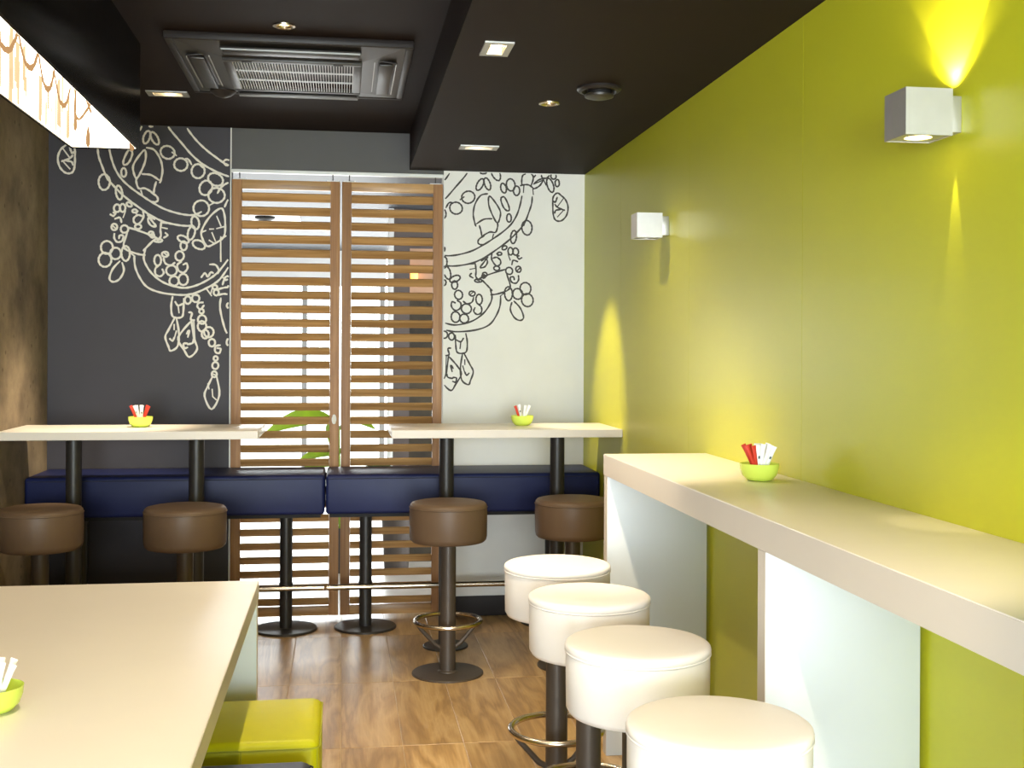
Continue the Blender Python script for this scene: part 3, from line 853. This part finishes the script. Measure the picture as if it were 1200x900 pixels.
# ------------------------------------------------------------------ ceiling fittings
def rect_light(c, z, along_y, label, power, target, angle, blend, frame_out=(0.094, 0.052)):
    t = tag(empty('recessed_downlight', (c[0], c[1], z)), label, 'downlight', 'square recessed downlights')
    ox, oy = frame_out
    ix, iy = 0.066, 0.031
    if along_y:
        ox, oy, ix, iy = 0.048, 0.084, 0.026, 0.060
    bm = bmesh.new()
    for lo, hi in (((-ox, -oy, -0.006), (ox, -iy, 0.0)), ((-ox, iy, -0.006), (ox, oy, 0.0)), ((-ox, -iy, -0.006), (-ix, iy, 0.0)), ((ix, -iy, -0.006), (ox, iy, 0.0))):
        box_into(bm, lo, hi)
    link('frame', finish(bm, 'frame'), 'alu', t)
    bm = bmesh.new()
    for lo, hi in (((-ix, -iy, 0.0), (ix, -iy + 0.002, 0.07)), ((-ix, iy - 0.002, 0.0), (ix, iy, 0.07)), ((-ix, -iy, 0.0), (-ix + 0.002, iy, 0.07)), ((ix - 0.002, -iy, 0.0), (ix, iy, 0.07)), ((-ix, -iy, 0.068), (ix, iy, 0.07))):
        box_into(bm, lo, hi)
    link('recess', finish(bm, 'recess'), 'alu', t)
    lm = link('lamp', lathe_mesh('lamp', [(0.0, 0.066), (0.012, 0.066), (0.024, 0.034), (0.025, 0.030), (0.0, 0.030)], 24), 'steel', t)
    link('lens', lathe_mesh('lens', [(0, 0.0295), (0.0235, 0.0295), (0.0235, 0.012), (0.018, 0.007), (0, 0.005)], 24), 'lens', lm)
    if power:
        spot('downlight_beam', (c[0], c[1], z - 0.01), target, power, angle, blend)
def round_light(c, z, label, power, target, angle, blend):
    t = tag(empty('round_downlight', (c[0], c[1], z)), label, 'downlight', 'round recessed downlights')
    link('trim_ring', lathe_mesh('trim_ring', [(0.043, 0.0), (0.042, -0.004), (0.034, -0.006), (0.027, -0.003), (0.023, 0.006), (0.023, 0.02)], 32, cap=False), 'steel', t)
    link('lens', lathe_mesh('lens', [(0, 0.010), (0.0225, 0.010), (0.0225, 0.007), (0, 0.003)], 24), 'lens', t)
    if power:
        spot('downlight_beam', (c[0], c[1], z - 0.012), target, power, angle, blend)
def below(c, dx=0.0, dy=0.0):
    return (c[0] + dx, c[1] + dy, 0.0)
rect_light(HI_SQ, ZC, False, 'square recessed downlight in front of the navy wall', 190, (-1.30, 5.95, 0.6), 42, 0.8)
rect_light(SO_SQ1, ZS, True, 'square recessed downlight in the soffit beside the air conditioner', 72, (0.76, 4.15, 0.0), 84, 0.9)
rect_light(SO_SQ2, ZS, False, 'square recessed downlight in the soffit by the white wall', 110, (1.35, 5.80, 1.10), 36, 0.7)
round_light(HI_RD, ZC, 'round downlight in the ceiling beside the air conditioner', 72, below(HI_RD), 136, 0.9)
round_light(SO_RD, ZS, 'round downlight in the soffit beside the ceiling speaker', 24, below(SO_RD), 124, 0.9)
rect_light(HI_SQ2, ZC, False, 'square recessed downlight above the long dining table', 84, below(HI_SQ2, -0.7, 0.9), 96, 0.9)
round_light(HI_RD2, ZC, 'round downlight in the ceiling near the shop window', 30, below(HI_RD2), 100, 0.8)
rect_light(SO_SQ3, ZS, False, 'square recessed downlight above the middle of the counter', 78, (0.95, 2.52, 0.40), 46, 0.6)
round_light(SO_RD2, ZS, 'round downlight in the soffit above the white stools', 72, (0.95, 4.12, 0.40), 46, 0.6)
rect_light(SO_SQ4, ZS, False, 'square recessed downlight in the soffit near the shop window', 30, below(SO_SQ4), 76, 0.7)

t = tag(empty('ceiling_speaker', (SPK[0], SPK[1], ZS)), 'round black ceiling speaker in the soffit near the green wall', 'speaker')
link('rim', lathe_mesh('rim', [(0.084, 0.0), (0.085, -0.008), (0.078, -0.015), (0.066, -0.017), (0.060, -0.010), (0.058, 0.0)], 40, cap=False), 'ac_dark', t)
link('neck', lathe_mesh('neck', [(0.046, 0.0), (0.046, -0.026), (0.05, -0.028)], 32), 'black', t)
link('dish', lathe_mesh('dish', [(0.050, -0.024), (0.056, -0.028), (0.054, -0.036), (0.035, -0.042), (0.0, -0.044)], 40), 'ac', t)

def air_con():
    t = tag(empty('air_conditioner', (AC[0], AC[1], ZC)), 'dark grey square cassette air conditioner set into the brown ceiling', 'air conditioner')
    h = 0.472
    def ring(name, o, i, z0, z1, mat, bev=0.0):
        bm = bmesh.new()
        for lo, hi in (((-o, -o, z0), (o, -i, z1)), ((-o, i, z0), (o, o, z1)), ((-o, -i, z0), (-i, i, z1)), ((i, -i, z0), (o, i, z1))):
            box_into(bm, lo, hi, bev)
        return link(name, finish(bm, name, 40 if bev else None), mat, t)
    ring('outer_frame', h, h - 0.030, -0.030, 0.0, 'ac_dark', 0.006)
    # sloping fascia between frame and grille, with a slot on each side
    gi, go = 0.275, h - 0.030
    bm = bmesh.new()
    a = [(go * sx, go * sy, -0.026) for sx, sy in ((-1, -1), (1, -1), (1, 1), (-1, 1))]
    b = [(gi * sx, gi * sy, -0.044) for sx, sy in ((-1, -1), (1, -1), (1, 1), (-1, 1))]
    va, vb = [bm.verts.new(p) for p in a], [bm.verts.new(p) for p in b]
    vc = [bm.verts.new((p[0], p[1], -0.012)) for p in a]
    for i in range(4):
        j = (i + 1) % 4
        bm.faces.new((va[i], va[j], vb[j], vb[i]))
        bm.faces.new((vc[i], vc[j], va[j], va[i]))
    link('fascia', finish(bm, 'fascia'), 'ac', t)
    for k in range(4):
        rot = k * math.pi / 2
        L = 0.27
        mid = (gi + go) / 2 + 0.01
        f = link('air_outlet', boxes_mesh('air_outlet', [((-L, -0.048, -0.004), (L, 0.048, 0.004))], 0.003), 'ac_dark', t)
        f.location = (mid * math.sin(rot), -mid * math.cos(rot), -0.0365)
        f.rotation_euler = (R(6.0), 0, rot)
        fl = box('louvre_flap', (-L + 0.008, -0.030, -0.016), (L - 0.008, 0.026, -0.007), 'ac', f, bev=0.003)
        fl.rotation_euler = (R(-8), 0, 0)
        for yy in (-0.046, 0.040):
            box('bright_edge', (-L + 0.004, yy, -0.009), (L - 0.004, yy + 0.004, -0.003), 'frame_grey', f)
    ring('grille_frame', gi, gi - 0.035, -0.056, -0.040, 'ac', 0.004)
    box('filter', (-gi + 0.03, -gi + 0.03, -0.016), (gi - 0.03, gi - 0.03, -0.010), 'black', t)
    bm = bmesh.new()
    n = 44
    for k in range(n):
        x = -gi + 0.036 + (2 * gi - 0.072) * k / (n - 1)
        box_into(bm, (x - 0.0013, -gi + 0.034, -0.054), (x + 0.0013, gi - 0.034, -0.044))
    for y in (-0.08, 0.08):
        box_into(bm, (-gi + 0.034, y - 0.002, -0.052), (gi - 0.034, y + 0.002, -0.046))
    tag(link('grille_bars', finish(bm, 'grille_bars'), 'alu', t), kind='stuff')
    s = link('sensor', lathe_mesh('sensor', [(0.058, 0.0), (0.058, -0.012), (0.035, -0.030), (0.012, -0.038), (0.0, -0.040)], 24), 'ac_dark', t, (-0.335, 0.375, -0.03))
    for sx in (-1, 1):
        box('latch', (sx * 0.18 - 0.02, -gi + 0.008, -0.060), (sx * 0.18 + 0.02, -gi + 0.022, -0.054), 'ac_dark', t, bev=0.002)
air_con()

# ------------------------------------------------------------------ backlit pendant over the long table
def pendant():
    x0, x1, y0, y1, z0, z1 = -1.058, -0.795, 0.9, 4.70, 2.262, ZC
    cx, cy = (x0 + x1) / 2, (y0 + y1) / 2
    t = tag(empty('box_pendant_light', (cx, cy, z1)), 'long glossy dark box pendant, glowing inside with chandelier silhouettes', 'pendant light')
    hx, hy, hz, th = (x1 - x0) / 2, (y1 - y0) / 2, z0 - z1, 0.010
    box('side_panel', (-hx, -hy, hz), (-hx + th, hy, 0), 'black_gloss', t, bev=0.001)
    box('side_panel', (hx - th, -hy, hz), (hx, hy, 0), 'black_gloss', t, bev=0.001)
    box('end_panel', (-hx + th, -hy, hz), (hx - th, -hy + th, 0), 'black_gloss', t)
    box('end_panel', (-hx + th, hy - th, hz), (hx - th, hy, 0), 'black_gloss', t)
    g = 0.004
    a = box('glow_panel', (-hx + th, -hy + th, hz + g), (-hx + th + 0.004, hy - th, -0.03), 'shade_glow', t)
    box('glow_panel', (hx - th - 0.004, -hy + th, hz + g), (hx - th, hy - th, -0.03), 'shade_glow', t)
    box('glow_panel', (-hx + th + 0.004, -hy + th, hz + g), (hx - th - 0.004, -hy + th + 0.004, -0.03), 'shade_glow', t)
    e = box('glow_panel', (-hx + th + 0.004, hy - th - 0.004, hz + g), (hx - th - 0.004, hy - th, -0.03), 'shade_glow', t)
    # silhouettes on the end panel
    ye = hy - th - 0.0048
    def pe(u, v, lift=0.0):
        return (-hx + u, ye - lift, hz + v)
    for q in ([[(0.02, 0.135), (0.035, 0.11), (0.06, 0.14), (0.085, 0.19), (0.09, 0.25)], [(0.055, 0.30), (0.06, 0.21), (0.08, 0.14)], [(0.018, 0.30), (0.022, 0.22), (0.02, 0.12)]]):
        link('print', ribbons_mesh('print', [q], 0.011, pe, sub=5), 'shade_print', e)
    def drop(u, v, L, W):
        return [(u + W * math.sin(a_) * (0.35 + 0.65 * (1 - (math.cos(a_) + 1) / 2)), v + L / 2 * math.cos(a_)) for a_ in [2 * math.pi * i / 16 for i in range(17)]]
    def blob(name, pts, to3d, par):
        bm = bmesh.new()
        bm.faces.new([bm.verts.new(to3d(*p)) for p in pts[:-1]])
        me = bpy.data.meshes.new(name)
        bm.to_mesh(me)
        bm.free()
        link(name, me, 'shade_print', par)
    for u, v, L, W in ((0.070, 0.045, 0.085, 0.012), (0.022, 0.10, 0.07, 0.010), (0.235, 0.03, 0.075, 0.014), (0.165, 0.12, 0.07, 0.012), (0.20, 0.09, 0.05, 0.009)):
        blob('print', drop(u, v, L, W), pe, e)
    # silhouettes along the inner side panel
    xs_ = -hx + th + 0.0048
    def ps(u, v, lift=0.0):
        return (xs_ + lift, hy - th - 0.01 - u, hz + v)
    rnd = random.Random(9)
    sw, st = [], []
    u = 0.05
    while u < 2.6:
        w = rnd.uniform(0.18, 0.32)
        if rnd.random() < 0.7:
            dz = rnd.uniform(0.14, 0.20)
            sw.append([(u, dz + 0.07), (u + w * 0.25, dz), (u + w * 0.5, dz - 0.02), (u + w * 0.75, dz), (u + w, dz + 0.07)])
        for _ in range(9):
            uu = u + rnd.uniform(0, w)
            v0 = rnd.uniform(0.015, 0.12)
            st.append([(uu, v0), (uu, v0 + rnd.uniform(0.05, 0.16))])
        u += w
    for q in st:
        link('print', ribbons_mesh('print', [q], 0.045 + 0.03 * math.sin(q[0][0] * 91), ps), 'shade_streak', a)
    xs_ += 0.0003
    for q in sw:
        link('print', ribbons_mesh('print', [q], 0.026, ps), 'shade_print', a)
pendant()

# ------------------------------------------------------------------ wall lamps
def wall_lamp(y, label, up, down):
    z0, z1 = 1.955, 2.058
    cx, cy = 1.2605, y + 0.05
    t = tag(empty('cube_wall_lamp', (XR, cy, z0)), label, 'wall lamp', 'cube wall lamps')
    h = z1 - z0
    xo = cx - XR
    s = 0.0545
    bm = bmesh.new()
    tk = 0.004
    for lo, hi in (((-s, -0.05, 0), (s, -0.05 + tk, h)), ((-s, 0.05 - tk, 0), (s, 0.05, h)), ((-s, -0.05 + tk, 0), (-s + tk, 0.05 - tk, h)), ((s - tk, -0.05 + tk, 0), (s, 0.05 - tk, h))):
        box_into(bm, lo, hi)
    link('housing', finish(bm, 'housing'), 'alu', t, (xo, 0, 0))
    ap = 0.030
    for nm, zz in (('bottom_plate', 0.002), ('top_plate', h - 0.006)):
        bm = bmesh.new()
        n = 32
        inn = [[bm.verts.new((ap * math.cos(2 * math.pi * i / n), ap * math.sin(2 * math.pi * i / n), z)) for i in range(n)] for z in (zz, zz + 0.004)]
        def sq(a):
            c, s_ = math.cos(a), math.sin(a)
            k = 1 / max(abs(c) / (s - tk), abs(s_) / (0.05 - tk))
            return c * k, s_ * k
        out = [[bm.verts.new((*sq(2 * math.pi * i / n + 1e-4), z)) for i in range(n)] for z in (zz, zz + 0.004)]
        for i in range(n):
            j = (i + 1) % n
            bm.faces.new((inn[0][i], inn[0][j], out[0][j], out[0][i]))
            bm.faces.new((inn[1][i], inn[1][j], out[1][j], out[1][i]))
            bm.faces.new((inn[0][i], inn[0][j], inn[1][j], inn[1][i]))
        pl = link(nm, finish(bm, nm), 'alu', t, (xo, 0, 0))
        lz = zz + (0.0045 if nm == 'bottom_plate' else -0.0015)
        on = down if nm == 'bottom_plate' else up
        link('lens', lathe_mesh('lens', [(0, lz), (ap + 0.004, lz), (ap + 0.004, lz + 0.001), (0, lz + 0.001)], 24), 'lens_wall' if on else 'white_plastic', pl)
    box('wall_bracket', (xo + s, -0.026, 0.012), (0, 0.026, h - 0.010), 'alu', t, bev=0.002)
    if up:
        spot('wall_lamp_beam', (XR - 0.028, cy, z1 + 0.003), (XR - 0.028 + 0.03, cy, z1 + 1), up, 84, 0.25, (1.0, 0.84, 0.42), 0.004)
        spot('wall_lamp_beam', (XR - 0.028, cy, z1 + 0.003), (XR - 0.028 + 0.03, cy, z1 + 1), up * 0.4, 124, 0.5, (1.0, 0.84, 0.42), 0.004)
    if down:
        spot('wall_lamp_beam', (XR - 0.015, cy, z0 - 0.004), (XR - 0.013, cy, z0 - 1), down, 20, 0.4, (1.0, 0.84, 0.45), 0.003)
wall_lamp(2.35, 'lit aluminium cube wall lamp throwing yellow light up the green wall', 16.0, 6.0)
wall_lamp(4.66, 'unlit pale cube wall lamp on the green wall past the end of the counter', 0, 0)

# ------------------------------------------------------------------ counter along the green wall
cx0 = 0.958
t = tag(empty('wall_counter', (cx0, 4.17, 0.0)), 'long cream wall counter on white panels along the green wall', 'counter')
W_ = XR - cx0 - 0.001
ct = box('counter_top', (0.0, -5.2, 1.022), (W_, 0.0, 1.100), 'laminate', t, bev=0.0015)
box('edge_band', (-0.0015, -5.2, 1.0235), (0.0, 0.0, 1.0975), 'laminate_edge', ct)
for y in (-0.052, -1.648, -3.25, -4.85):
    p = box('support_panel', (0.002, y, 0.0), (W_ - 0.012, y + 0.05, 1.022), 'panel_white', t, bev=0.001)
    box('edge_band', (0.0005, y + 0.001, 0.001), (0.002, y + 0.049, 1.0215), 'laminate_edge', p)
box('fixing_clip', (W_ - 0.20, -1.662, 1.012), (W_ - 0.18, -1.648, 1.022), 'alu', t)

# ------------------------------------------------------------------ long dining table
t = tag(empty('dining_table', (-0.26, 3.72, 0.0)), 'large cream dining table with a white end panel beside the lime pouf', 'table')
tt = box('table_top', (-1.285, -2.7, 0.695), (0.0, 0.0, 0.750), 'laminate', t, bev=0.0015)
box('edge_band', (0.0, -2.7, 0.6965), (0.0015, 0.0, 0.7480), 'laminate_edge', tt)
for y in (-0.045, -2.68):
    p = box('end_panel', (-1.27, y, 0.0), (-0.003, y + 0.043, 0.695), 'panel_white', t, bev=0.001)
    box('edge_band', (-0.003, y + 0.001, 0.001), (-0.0015, y + 0.042, 0.6945), 'laminate_edge', p)

# ------------------------------------------------------------------ high tables by the end wall
def high_table(x0, x1, poles, label):
    y0, y1 = 5.47, 5.985
    t = tag(empty('high_table', ((x0 + x1) / 2, 5.73, 0.0)), label, 'table', 'narrow high tables over the bench')
    ox, oy = (x0 + x1) / 2, 5.73
    tp = box('table_top', (x0 - ox, y0 - oy + 0.0015, 1.062), (x1 - ox, y1 - oy, 1.100), 'laminate', t, bev=0.0015)
    box('edge_band', (x0 - ox, y0 - oy, 1.0632), (x1 - ox, y0 - oy + 0.0015, 1.0985), 'laminate_edge', tp)
    for px in poles:
        lg = link('pole', lathe_mesh('pole', [(0.0365, 0.008), (0.0365, 1.055)], 32), 'dark_metal', t, (px - ox, 0.02, 0))
        link('base_plate', lathe_mesh('base_plate', [(0.113, 0.0), (0.113, 0.005), (0.109, 0.009), (0.040, 0.010)], 40), 'dark_metal', lg)
        link('top_plate', lathe_mesh('top_plate', [(0.09, 1.056), (0.09, 1.062)], 32), 'dark_metal', lg)
high_table(XL + 0.002, -0.39, (-1.27, -0.70), 'narrow cream high table against the concrete wall')
high_table(0.231, XR - 0.002, (0.515, 1.078), 'narrow cream high table against the green wall')

# ------------------------------------------------------------------ upholstered benches
def bench(x0, x1, legs, label):
    ox, oy = (x0 + x1) / 2, 6.17
    t = tag(empty('upholstered_bench', (ox, oy, 0.0)), label, 'bench', 'navy benches along the end wall')
    cu = box('seat_cushion', (x0 - ox, 5.945 - oy, 0.640), (x1 - ox, 6.378 - oy, 0.842), 'navy', t, bev=0.016, seg=4)
    # seam just below the top edge
    tube('piping', [(x0 - ox + 0.012, 5.945 - oy + 0.0005, 0.822), (x1 - ox - 0.012, 5.945 - oy + 0.0005, 0.822)], 0.0026, 'navy_stitch', cu, 8)
    box('seat_board', (x0 - ox + 0.02, 5.97 - oy, 0.622), (x1 - ox - 0.02, 6.36 - oy, 0.641), 'black', t)
    for lx in legs:
        lg = link('leg', lathe_mesh('leg', [(0.033, 0.010), (0.033, 0.622)], 32), 'dark_metal', t, (lx - ox, 0.03, 0))
        link('base_plate', lathe_mesh('base_plate', [(0.165, 0.0), (0.165, 0.006), (0.160, 0.011), (0.045, 0.013)], 48), 'dark_metal', lg)
        link('collar', lathe_mesh('collar', [(0.037, 0.205), (0.037, 0.247)], 32), 'dark_metal', lg)
    tube('foot_rail', [(x0 - ox + 0.004, -0.018, 0.226), (x1 - ox - 0.004, -0.018, 0.226)], 0.0155, 'steel', t, 16)
bench(XL + 0.004, -0.089, (-1.33, -0.292), 'navy padded bench beside the concrete wall')
bench(-0.083, XR - 0.004, (0.125, 1.13), 'navy padded bench beside the green wall')

# ------------------------------------------------------------------ stools
def stool(name, label, group, seat_mat, metal, white):
    t = tag(empty(name, (0, 0, 0)), label, 'stool', group)
    if white:
        prof = [(0.0, 0.612), (0.150, 0.612), (0.164, 0.616), (0.1715, 0.628), (0.1725, 0.70), (0.1725, 0.758), (0.1715, 0.7615)]
        s = link('seat', lathe_mesh('seat', prof, 64, 50), seat_mat, t)
        link('seat_top', lathe_mesh('seat_top', [(0.1715, 0.7620), (0.1745, 0.7650), (0.1752, 0.7720), (0.1735, 0.7785), (0.168, 0.7825), (0.155, 0.7855), (0.10, 0.7875), (0.0, 0.788)], 64, 60), seat_mat, t)
        tube('piping', disc_pts(0.1726, 0.7620, 64), 0.0030, seat_mat, s, 8, True)
    else:
        prof = [(0.0, 0.604), (0.150, 0.604), (0.165, 0.607), (0.174, 0.616), (0.1775, 0.632), (0.1785, 0.70), (0.1780, 0.762), (0.1755, 0.775), (0.168, 0.783), (0.150, 0.787), (0.08, 0.788), (0.0, 0.788)]
        s = link('seat', lathe_mesh('seat', prof, 64, 50), seat_mat, t)
        tube('piping', disc_pts(0.1787, 0.764, 64), 0.0018, seat_mat, s, 8, True)
    link('pole', lathe_mesh('pole', [(0.036, 0.010), (0.036, 0.606)], 32), metal, t)
    b = link('base_plate', lathe_mesh('base_plate', [(0.164, 0.0), (0.164, 0.005), (0.160, 0.008), (0.060, 0.009)], 56), metal, t)
    link('collar', lathe_mesh('collar', [(0.046, 0.008), (0.044, 0.014), (0.036, 0.018)], 32), metal, b)
    fr = tube('foot_ring', disc_pts(0.150, 0.240, 56), 0.0105, 'steel', t, 12, True)
    for a in (0.0, math.pi):
        c, sn = math.cos(a), math.sin(a)
        bm = bmesh.new()
        pts = [(0.030 * c, 0.030 * sn, 0.118), (0.060 * c, 0.060 * sn, 0.136), (0.128 * c, 0.128 * sn, 0.212), (0.143 * c, 0.143 * sn, 0.232)]
        tube_into(bm, pts, [0.010, 0.010, 0.009, 0.008], 8)
        link('strut', finish(bm, 'strut', 50), metal, t)
    return t
def place(proto, first, x, y, rot, label):
    o = proto if first else copy_tree(proto)
    o.location = (x, y, 0)
    o.rotation_euler = (0, 0, R(rot))
    o['label'] = label
br = stool('bar_stool', '', 'taupe stools by the high tables', 'taupe', 'brown_metal', False)
place(br, True, 0.482, 5.27, 8, 'taupe round stool nearest the shutters at the high table by the green wall')
place(br, False, 1.075, 5.33, 12, 'taupe round stool in the corner between high table, counter and green wall')
place(br, False, -0.685, 5.24, 4, 'taupe round stool at the free end of the high table by the concrete wall')
place(br, False, -1.300, 5.26, -6, 'taupe round stool next to the concrete wall')
wh = stool('counter_stool', '', 'white stools along the counter', 'white_leather', 'brown_metal', True)
place(wh, True, 0.704, 2.09, 6, 'white round stool, fourth along the counter from the high tables')
place(wh, False, 0.704, 2.695, -8, 'white round stool, third along the counter from the high tables')
place(wh, False, 0.702, 3.235, 4, 'white round stool, second along the counter from the high tables')
place(wh, False, 0.700, 3.72, 10, 'white round stool at the end of the counter nearest the high tables')

# ------------------------------------------------------------------ cube poufs
def pouf(x1, y0, y1, leather, thread, label):
    s = (y1 - y0) / 2
    t = tag(empty('cube_pouf', (x1 - s, (y0 + y1) / 2, 0)), label, 'pouf', 'leather cube poufs')
    b = box('cushion', (-s, -s, 0.03), (s, s, 0.450), leather, t, bev=0.028, seg=5)
    box('plinth', (-s + 0.02, -s + 0.02, 0.0), (s - 0.02, s - 0.02, 0.035), 'black', t)
    q = s - 0.012
    for z in (0.432,):
        loop = [(-q, -s, z), (q, -s, z), (s, -q, z), (s, q, z), (q, s, z), (-q, s, z), (-s, q, z), (-s, -q, z)]
        tube('seam', loop, 0.0022, thread, b, 6, True)
    for k in range(4):
        c, sn = math.cos(k * math.pi / 2), math.sin(k * math.pi / 2)
        tube('seam', [(0.0 * c + s * sn, 0.0 * sn - s * c, 0.05), (s * sn, -s * c, 0.43)], 0.0018, thread, b, 6)
        tube('seam', [((s - 0.007) * (c - sn), (s - 0.007) * (c + sn), 0.05), ((s - 0.007) * (c - sn), (s - 0.007) * (c + sn), 0.43)], 0.0018, thread, b, 6)
pouf(-0.055, 3.072, 3.478, 'lime_leather', 'stitch', 'lime green leather cube pouf beside the dining table')
pouf(-0.070, 2.545, 2.948, 'navy_pouf', 'navy_stitch', 'dark navy leather cube pouf beside the dining table')

# ------------------------------------------------------------------ bowls with sugar sticks
bowl_me = lathe_mesh('sugar_bowl', [(0.0, 0.0), (0.030, 0.0), (0.038, 0.003), (0.050, 0.016), (0.0565, 0.034), (0.0580, 0.050), (0.0560, 0.0505), (0.0540, 0.036), (0.047, 0.018), (0.036, 0.006), (0.0, 0.004)], 40, 50)
def stick_mesh(name, mat):
    bm = bmesh.new()
    prof = [(-0.052, 0.0075, 0.0006), (-0.045, 0.0072, 0.0010), (-0.035, 0.0062, 0.0034), (0.0, 0.006, 0.0042), (0.035, 0.0062, 0.0034), (0.045, 0.0072, 0.0010), (0.052, 0.0075, 0.0006)]
    rings = [[bm.verts.new((w * math.cos(a), d * math.sin(a), z)) for a in [2 * math.pi * i / 8 for i in range(8)]] for z, w, d in prof]
    for a, b in zip(rings, rings[1:]):
        for i in range(8):
            bm.faces.new((a[i], a[(i + 1) % 8], b[(i + 1) % 8], b[i]))
    bm.faces.new(rings[0])
    bm.faces.new(rings[-1])
    me = finish(bm, name, 50)
    me.materials.append(M[mat])
    return me
st_w, st_r = stick_mesh('sugar_stick', 'paper'), stick_mesh('sugar_stick', 'paper_red')
mark_me = boxes_mesh('printed_mark', [((-0.003, -0.0047, 0.012), (0.003, -0.0040, 0.020))])
mark_me.materials.append(M['paper_grey'])
def sugar_bowl(x, y, z, where, nr, nw, flip=False, low=0.0):
    b = link('sugar_bowl', bowl_me, 'lime_ceramic', None, (x, y, z))
    tag(b, 'lime green bowl of sugar sticks on ' + where, 'bowl', 'sugar bowls')
    rnd = random.Random(where)
    n = nr + nw
    for k in range(n):
        red = (k < nr) if not flip else (k in (0, n - 1, n - 2))
        u = (k + 0.5) / n * 2 - 1
        lean_x = u * 28 + rnd.uniform(-3, 3)
        lean_y = (-9 if k % 2 else 9) + rnd.uniform(-3, 3)
        o = bpy.data.objects.new('sugar_stick', st_r if red else st_w)
        COL.objects.link(o)
        o.rotation_euler = (R(lean_y), R(lean_x), R(rnd.uniform(-12, 12)))
        h = rnd.uniform(0.054, 0.059) - low
        o.location = (x + u * 0.029, y + (0.013 if k % 2 else -0.013) + rnd.uniform(-0.003, 0.003), z + h)
        tag(o, ('red' if red else 'white') + ' paper sugar stick in the lime bowl on ' + where, 'sugar stick', 'sugar sticks on ' + where)
        if not red and k % 3 == 1:
            link('printed_mark', mark_me, 'paper_grey', o)
sugar_bowl(1.222, 3.27, 1.1003, 'the wall counter', 4, 8)
sugar_bowl(-0.972, 5.80, 1.1003, 'the high table by the concrete wall', 3, 4, True)
sugar_bowl(0.905, 5.80, 1.1003, 'the high table by the green wall', 1, 3, low=0.004)
sugar_bowl(-0.692, 2.44, 0.7503, 'the long dining table', 1, 8, low=0.006)
